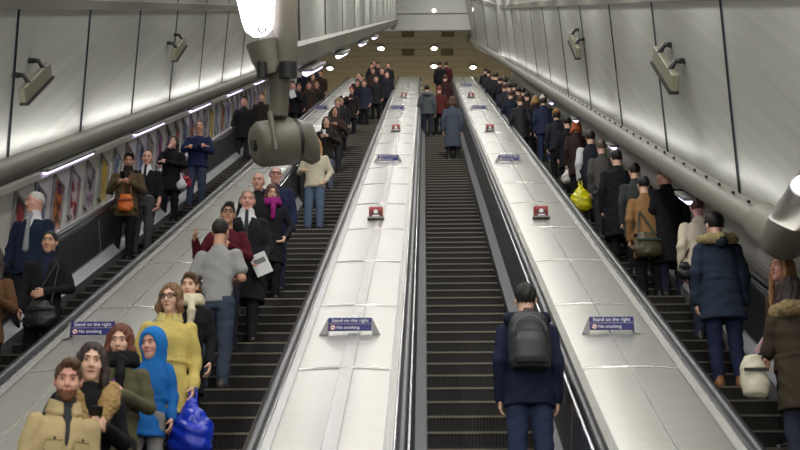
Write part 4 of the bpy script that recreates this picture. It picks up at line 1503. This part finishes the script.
# ======== middle escalator
p = person(525, 283, 2, 180, 1.76, 'man in navy jacket and jeans climbing the middle escalator with a backpack', ('jacket', (28, 34, 58), .78, 1.12), (46, 58, 86), ('short', (26, 22, 20)), 'fair', ('down', 'down'), (0, 0), hood=('down', (28, 33, 54)))
sc_ = p['sc']
r = empty('backpack', p['pt'](0, .2, 1.02), 'dark grey backpack on the back of the man on the middle escalator', 'backpack')
f = Fld((-.22, -.16, -.05), (.22, .13, .52), .011)
f.loft([(0, 0, 0, .155, .085), (.06, 0, -.01, .168, .105), (.30, 0, -.01, .165, .10), (.40, 0, 0, .145, .085), (.455, 0, .01, .10, .055)], .04)
f.fold(.003, 34, 2)
o = f.mesh('main_bag', mat('nylon', (40, 44, 46), rough=.5, scale=60, bump=.2)); o.parent = r; mbag = o
f = Fld((-.2, -.24, -.02), (.2, .0, .34), .011)
f.loft([(.02, 0, -.095, .115, .05), (.06, 0, -.105, .13, .06), (.20, 0, -.105, .125, .055), (.27, 0, -.09, .10, .04)], .03)
o = f.mesh('front_pocket', mat('nylon', (50, 54, 55), rough=.5, scale=60, bump=.2)); o.parent = mbag
mb = MB(); mb.tube([(.128 * math.cos(a), -.118 + .01 * abs(math.cos(a)), .275 + .12 * math.sin(a)) for a in [math.pi * i / 14 for i in range(15)]], .006, 6)
mb.build('zip', mat('zip', (92, 96, 98), .4), mbag)
mb = MB(); mb.tube([(-.03, .02, .45), (-.03, .0, .49), (.03, .0, .49), (.03, .02, .45)], .009, 8)
mb.build('grab_loop', M_black, r)
for sx in (-1, 1):
    mb = MB(); mb.tube([(sx * .09, .09, .42), (sx * .12, .17, .46), (sx * .135, .29, .40), (sx * .14, .31, .25), (sx * .145, .2, .08), (sx * .13, .08, .04)], .018, 8, sq=(.5, 1.2))
    mb.build('strap', M_black, r)
p = person(452, 97, 2, 180, 1.74, 'person in long grey-blue coat standing on the right of the middle escalator', ('coat', (78, 86, 100), .36, 1.08), (30, 30, 36), ('bob', (92, 60, 42)), 'fair', ('down', 'down'))
p = person(427, 85, 2, 176, 1.72, 'person in grey jacket standing on the left of the middle escalator', ('jacket', (82, 88, 92), .76, 1.1), (44, 46, 58), ('short', (28, 24, 24)), 'fair', ('down', 'down'), hood=('down', (130, 132, 132)))
for (px, py, Hh_, hc_, tc_, lab) in [
        (440, 62, 1.76, BLK, (26, 24, 28), 'dark-haired person in black at the head of the middle escalator'),
        (448, 62, 1.74, DKB, (76, 26, 30), 'person in dark red jacket at the head of the middle escalator'),
        (445, 75, 1.70, BRN, (60, 32, 34), 'brown-haired rider in maroon above the grey-blue coat'),
        (439, 86, 1.66, (140, 70, 50), (92, 40, 36), 'rider in rust red jacket between the grey jacket and the grey-blue coat')]:
    person(px, py, 2, 178, Hh_, lab, ('jacket', tc_, .74, 1.1), BLACK, ('short', hc_), 'pink', ('down', 'down'))

# ======== right escalator: people seen from behind
p = person(781, 255, 3, -62, 1.66, 'blonde woman turned sideways at the right picture edge', ('jacket', (70, 52, 40), .7, 1.05), BLACK, ('long', (160, 116, 74)), 'pink', ('down', 'down'), (0, 0))
p = person(790, 276, 3, 178, 1.68, 'woman in dark olive parka with fur collar, at the right picture edge', ('parka', (58, 50, 38), .62, 1.12), (44, 48, 62), ('long', (40, 28, 22)), 'fair', ('down', 'holdhi'), (0, 0), fur=('big', (150, 130, 92)))
r = empty('phone', p['pt'](.24, -.22, 1.22), 'pale phone held by the woman in the dark olive parka', 'phone', rot=(.5, .5, .2))
MB().box((0, 0, 0), (.03, .006, .075), 0, bev=.004).build('phone_case', mat('phone_case', (220, 180, 190), .3), r)
p2 = scr(752, 368, 12.2)
handbag(p['pt'](.36, -.04, .74), .125, .36, .09, (206, 200, 176), 'cream handbag with dark strap on the arm of the woman in the olive parka', p['pt'](.27, -.10, 1.16), scol=(40, 36, 34))
p = person(714, 212, 3, 182, 1.78, 'person in navy parka with fur-trimmed hood, jeans and tan boots', ('parka', (40, 50, 66), .66, 1.22), (32, 40, 66), ('short', (20, 17, 17)), 'fair', ('down', 'down'), (0, 0), fur=('small', (170, 156, 112)), hood=('down', (44, 52, 66)), shoes=(140, 96, 58))
p = person(697, 196, 3, 182, 1.74, 'person in white jacket with black strap, just beyond the navy parka', ('jacket', (212, 204, 176), .76, 1.08), (38, 44, 60), ('short', BRN), 'pink', ('down', 'down'), (-20, 0))
handbag(p['pt'](.20, .02, .74), .10, .22, .06, (24, 24, 26), 'black bag slung from the person in the white jacket', p['pt'](-.08, .1, 1.47))
p = person(664, 166, 3, 184, 1.82, 'big man in long black coat under the second trunking light', ('coat', (20, 20, 26), .44, 1.45), (36, 38, 56), ('short', (72, 46, 34)), 'pink', ('down', 'down'), (50, 0))
p = person(643, 176, 3, 182, 1.66, 'dark-haired person in tan coat left of the big man in black', ('coat', (150, 112, 72), .56, 1.06), BLACK, ('short', (28, 24, 24)), 'fair', ('down', 'down'), (0, 0))
handbag(p['pt'](.05, .22, .52), .20, .34, .10, (82, 76, 52), 'olive and dark green bag carried by the person in the tan coat', p['pt'](.1, .12, 1.2), scol=(24, 62, 58))
p = person(616, 150, 3, 182, 1.80, 'broad person in long black coat behind the yellow bag', ('coat', (24, 25, 30), .40, 1.45), BLACK, ('short', BLK), 'fair', ('down', 'down'))
p = person(601, 140, 3, 184, 1.70, 'person in grey jacket between the black coat and the white sleeves', ('jacket', (84, 82, 78), .76, 1.08), CHAR, ('short', (110, 92, 76)), 'fair', ('down', 'down'))
p = person(590, 131, 3, 180, 1.72, 'person in dark vest with white sleeves holding a yellow bag', ('jacket', (34, 38, 50), .80, 1.05), BLACK, ('short', DKB), 'fair', ('down', 'down'))
f = Fld((-.45, -.35, .8), (.45, .25, 1.6), .02)
for sg in (-1, 1):
    a = [np.array(mirror(q, sg)) * p['sc'] for q in ARM['down']]
    f.path(a, [.082, .07, .055], .03)
o = f.mesh('sleeves', cloth((214, 214, 216))); o.parent = p['root']
plastic_bag(p['hand'][1] + Vector((.0, -.1, -.02)), .52, .26, (222, 214, 30), 'bright yellow plastic bag hanging by the black long coat on the right escalator')
p = person(576, 121, 3, 180, 1.70, 'orange-haired woman in dark brown coat on the right escalator', ('coat', (52, 38, 34), .56, 1.06), BLACK, ('bob', (176, 92, 40)), 'fair', ('down', 'down'))
plastic_bag(p['hand'][1] + Vector((0, 0, 0)), .32, .14, (220, 216, 206), 'small white bag held by the orange-haired woman', name='carrier_bag')
p = person(543, 96, 3, 180, 1.78, 'person in cream woollen hat and navy jacket on the right escalator', ('jacket', (38, 46, 72), .74, 1.12), (40, 52, 84), ('short', DKB), 'fair', ('down', 'down'), hat=(214, 208, 192))
p = person(556, 110, 3, 180, 1.68, 'person in tan hat and dark jacket beside the cream hat', ('jacket', (40, 42, 50), .74, 1.1), BLACK, ('short', DKB), 'fair', ('down', 'down'), hat=(170, 128, 80))
p = person(535, 96, 3, 180, 1.68, 'fair-haired person in black just left of the cream hat', ('coat', (32, 30, 34), .6, 1.05), BLACK, ('bob', (176, 142, 86)), 'fair', ('down', 'down'))
p = person(567, 117, 3, 180, 1.70, 'dark-haired person in black between tan hat and orange hair', ('coat', (24, 24, 30), .6, 1.1), BLACK, ('short', BLK), 'fair', ('down', 'down'))
p = person(634, 163, 3, 180, 1.68, 'rider in dark grey partly hidden beyond the broad black coat', ('coat', (60, 64, 62), .6, 1.1), BLACK, ('short', DKB), 'fair', ('down', 'down'))
far = [(482, 68), (487, 70), (491, 73), (496, 73), (500, 77), (497, 84), (505, 78), (509, 83), (506, 91), (514, 83), (518, 87), (512, 96), (523, 88), (527, 92)]
fcol = [(24, 24, 28), (30, 30, 36), (26, 28, 40), (40, 36, 36), (22, 22, 26), (34, 40, 60), (28, 26, 28), (44, 44, 48), (30, 34, 52), (26, 24, 26)]
fn_ = ['black', 'charcoal', 'dark navy', 'dark brown', 'jet black', 'blue', 'soot black', 'dark grey', 'navy', 'warm black']
hn_ = [('black', BLK), ('dark-haired', DKB), ('brown-haired', BRN), ('fair-haired', BLD)]
for i, (px, py) in enumerate(far):
    hn = hn_[(i * 5 + i // 3) % 4]
    nm = hn[0] if hn[0] != 'black' else 'black-haired'
    person(px, py, 3, 180, 1.68 + .03 * (i % 4), nm + ' rider in ' + fn_[i % 10] + ' coat, ' + (['topmost', 'second', 'third', 'fourth', 'fifth', 'sixth', 'seventh', 'eighth', 'ninth', 'tenth', 'eleventh', 'twelfth', 'thirteenth', 'fourteenth', 'fifteenth', 'sixteenth', 'seventeenth', 'eighteenth'][i]) + ' from the head of the right escalator',
           ('coat', fcol[i % 10], .6, 1.12), BLACK, ('short', hn[1]), 'fair', ('down', 'down'))


# ------------------------------------------------------------------ world and view
w = bpy.data.worlds.new('world')
SC.world = w
w.use_nodes = True
w.node_tree.nodes['Background'].inputs[0].default_value = (.9, .95, 1, 1)
w.node_tree.nodes['Background'].inputs[1].default_value = .17
SC.view_settings.view_transform = 'Standard'
SC.view_settings.look = 'None'
SC.view_settings.gamma = 1
SC.view_settings.exposure = 0
SC.view_settings.use_curve_mapping = False
SC.cycles.max_bounces = 6
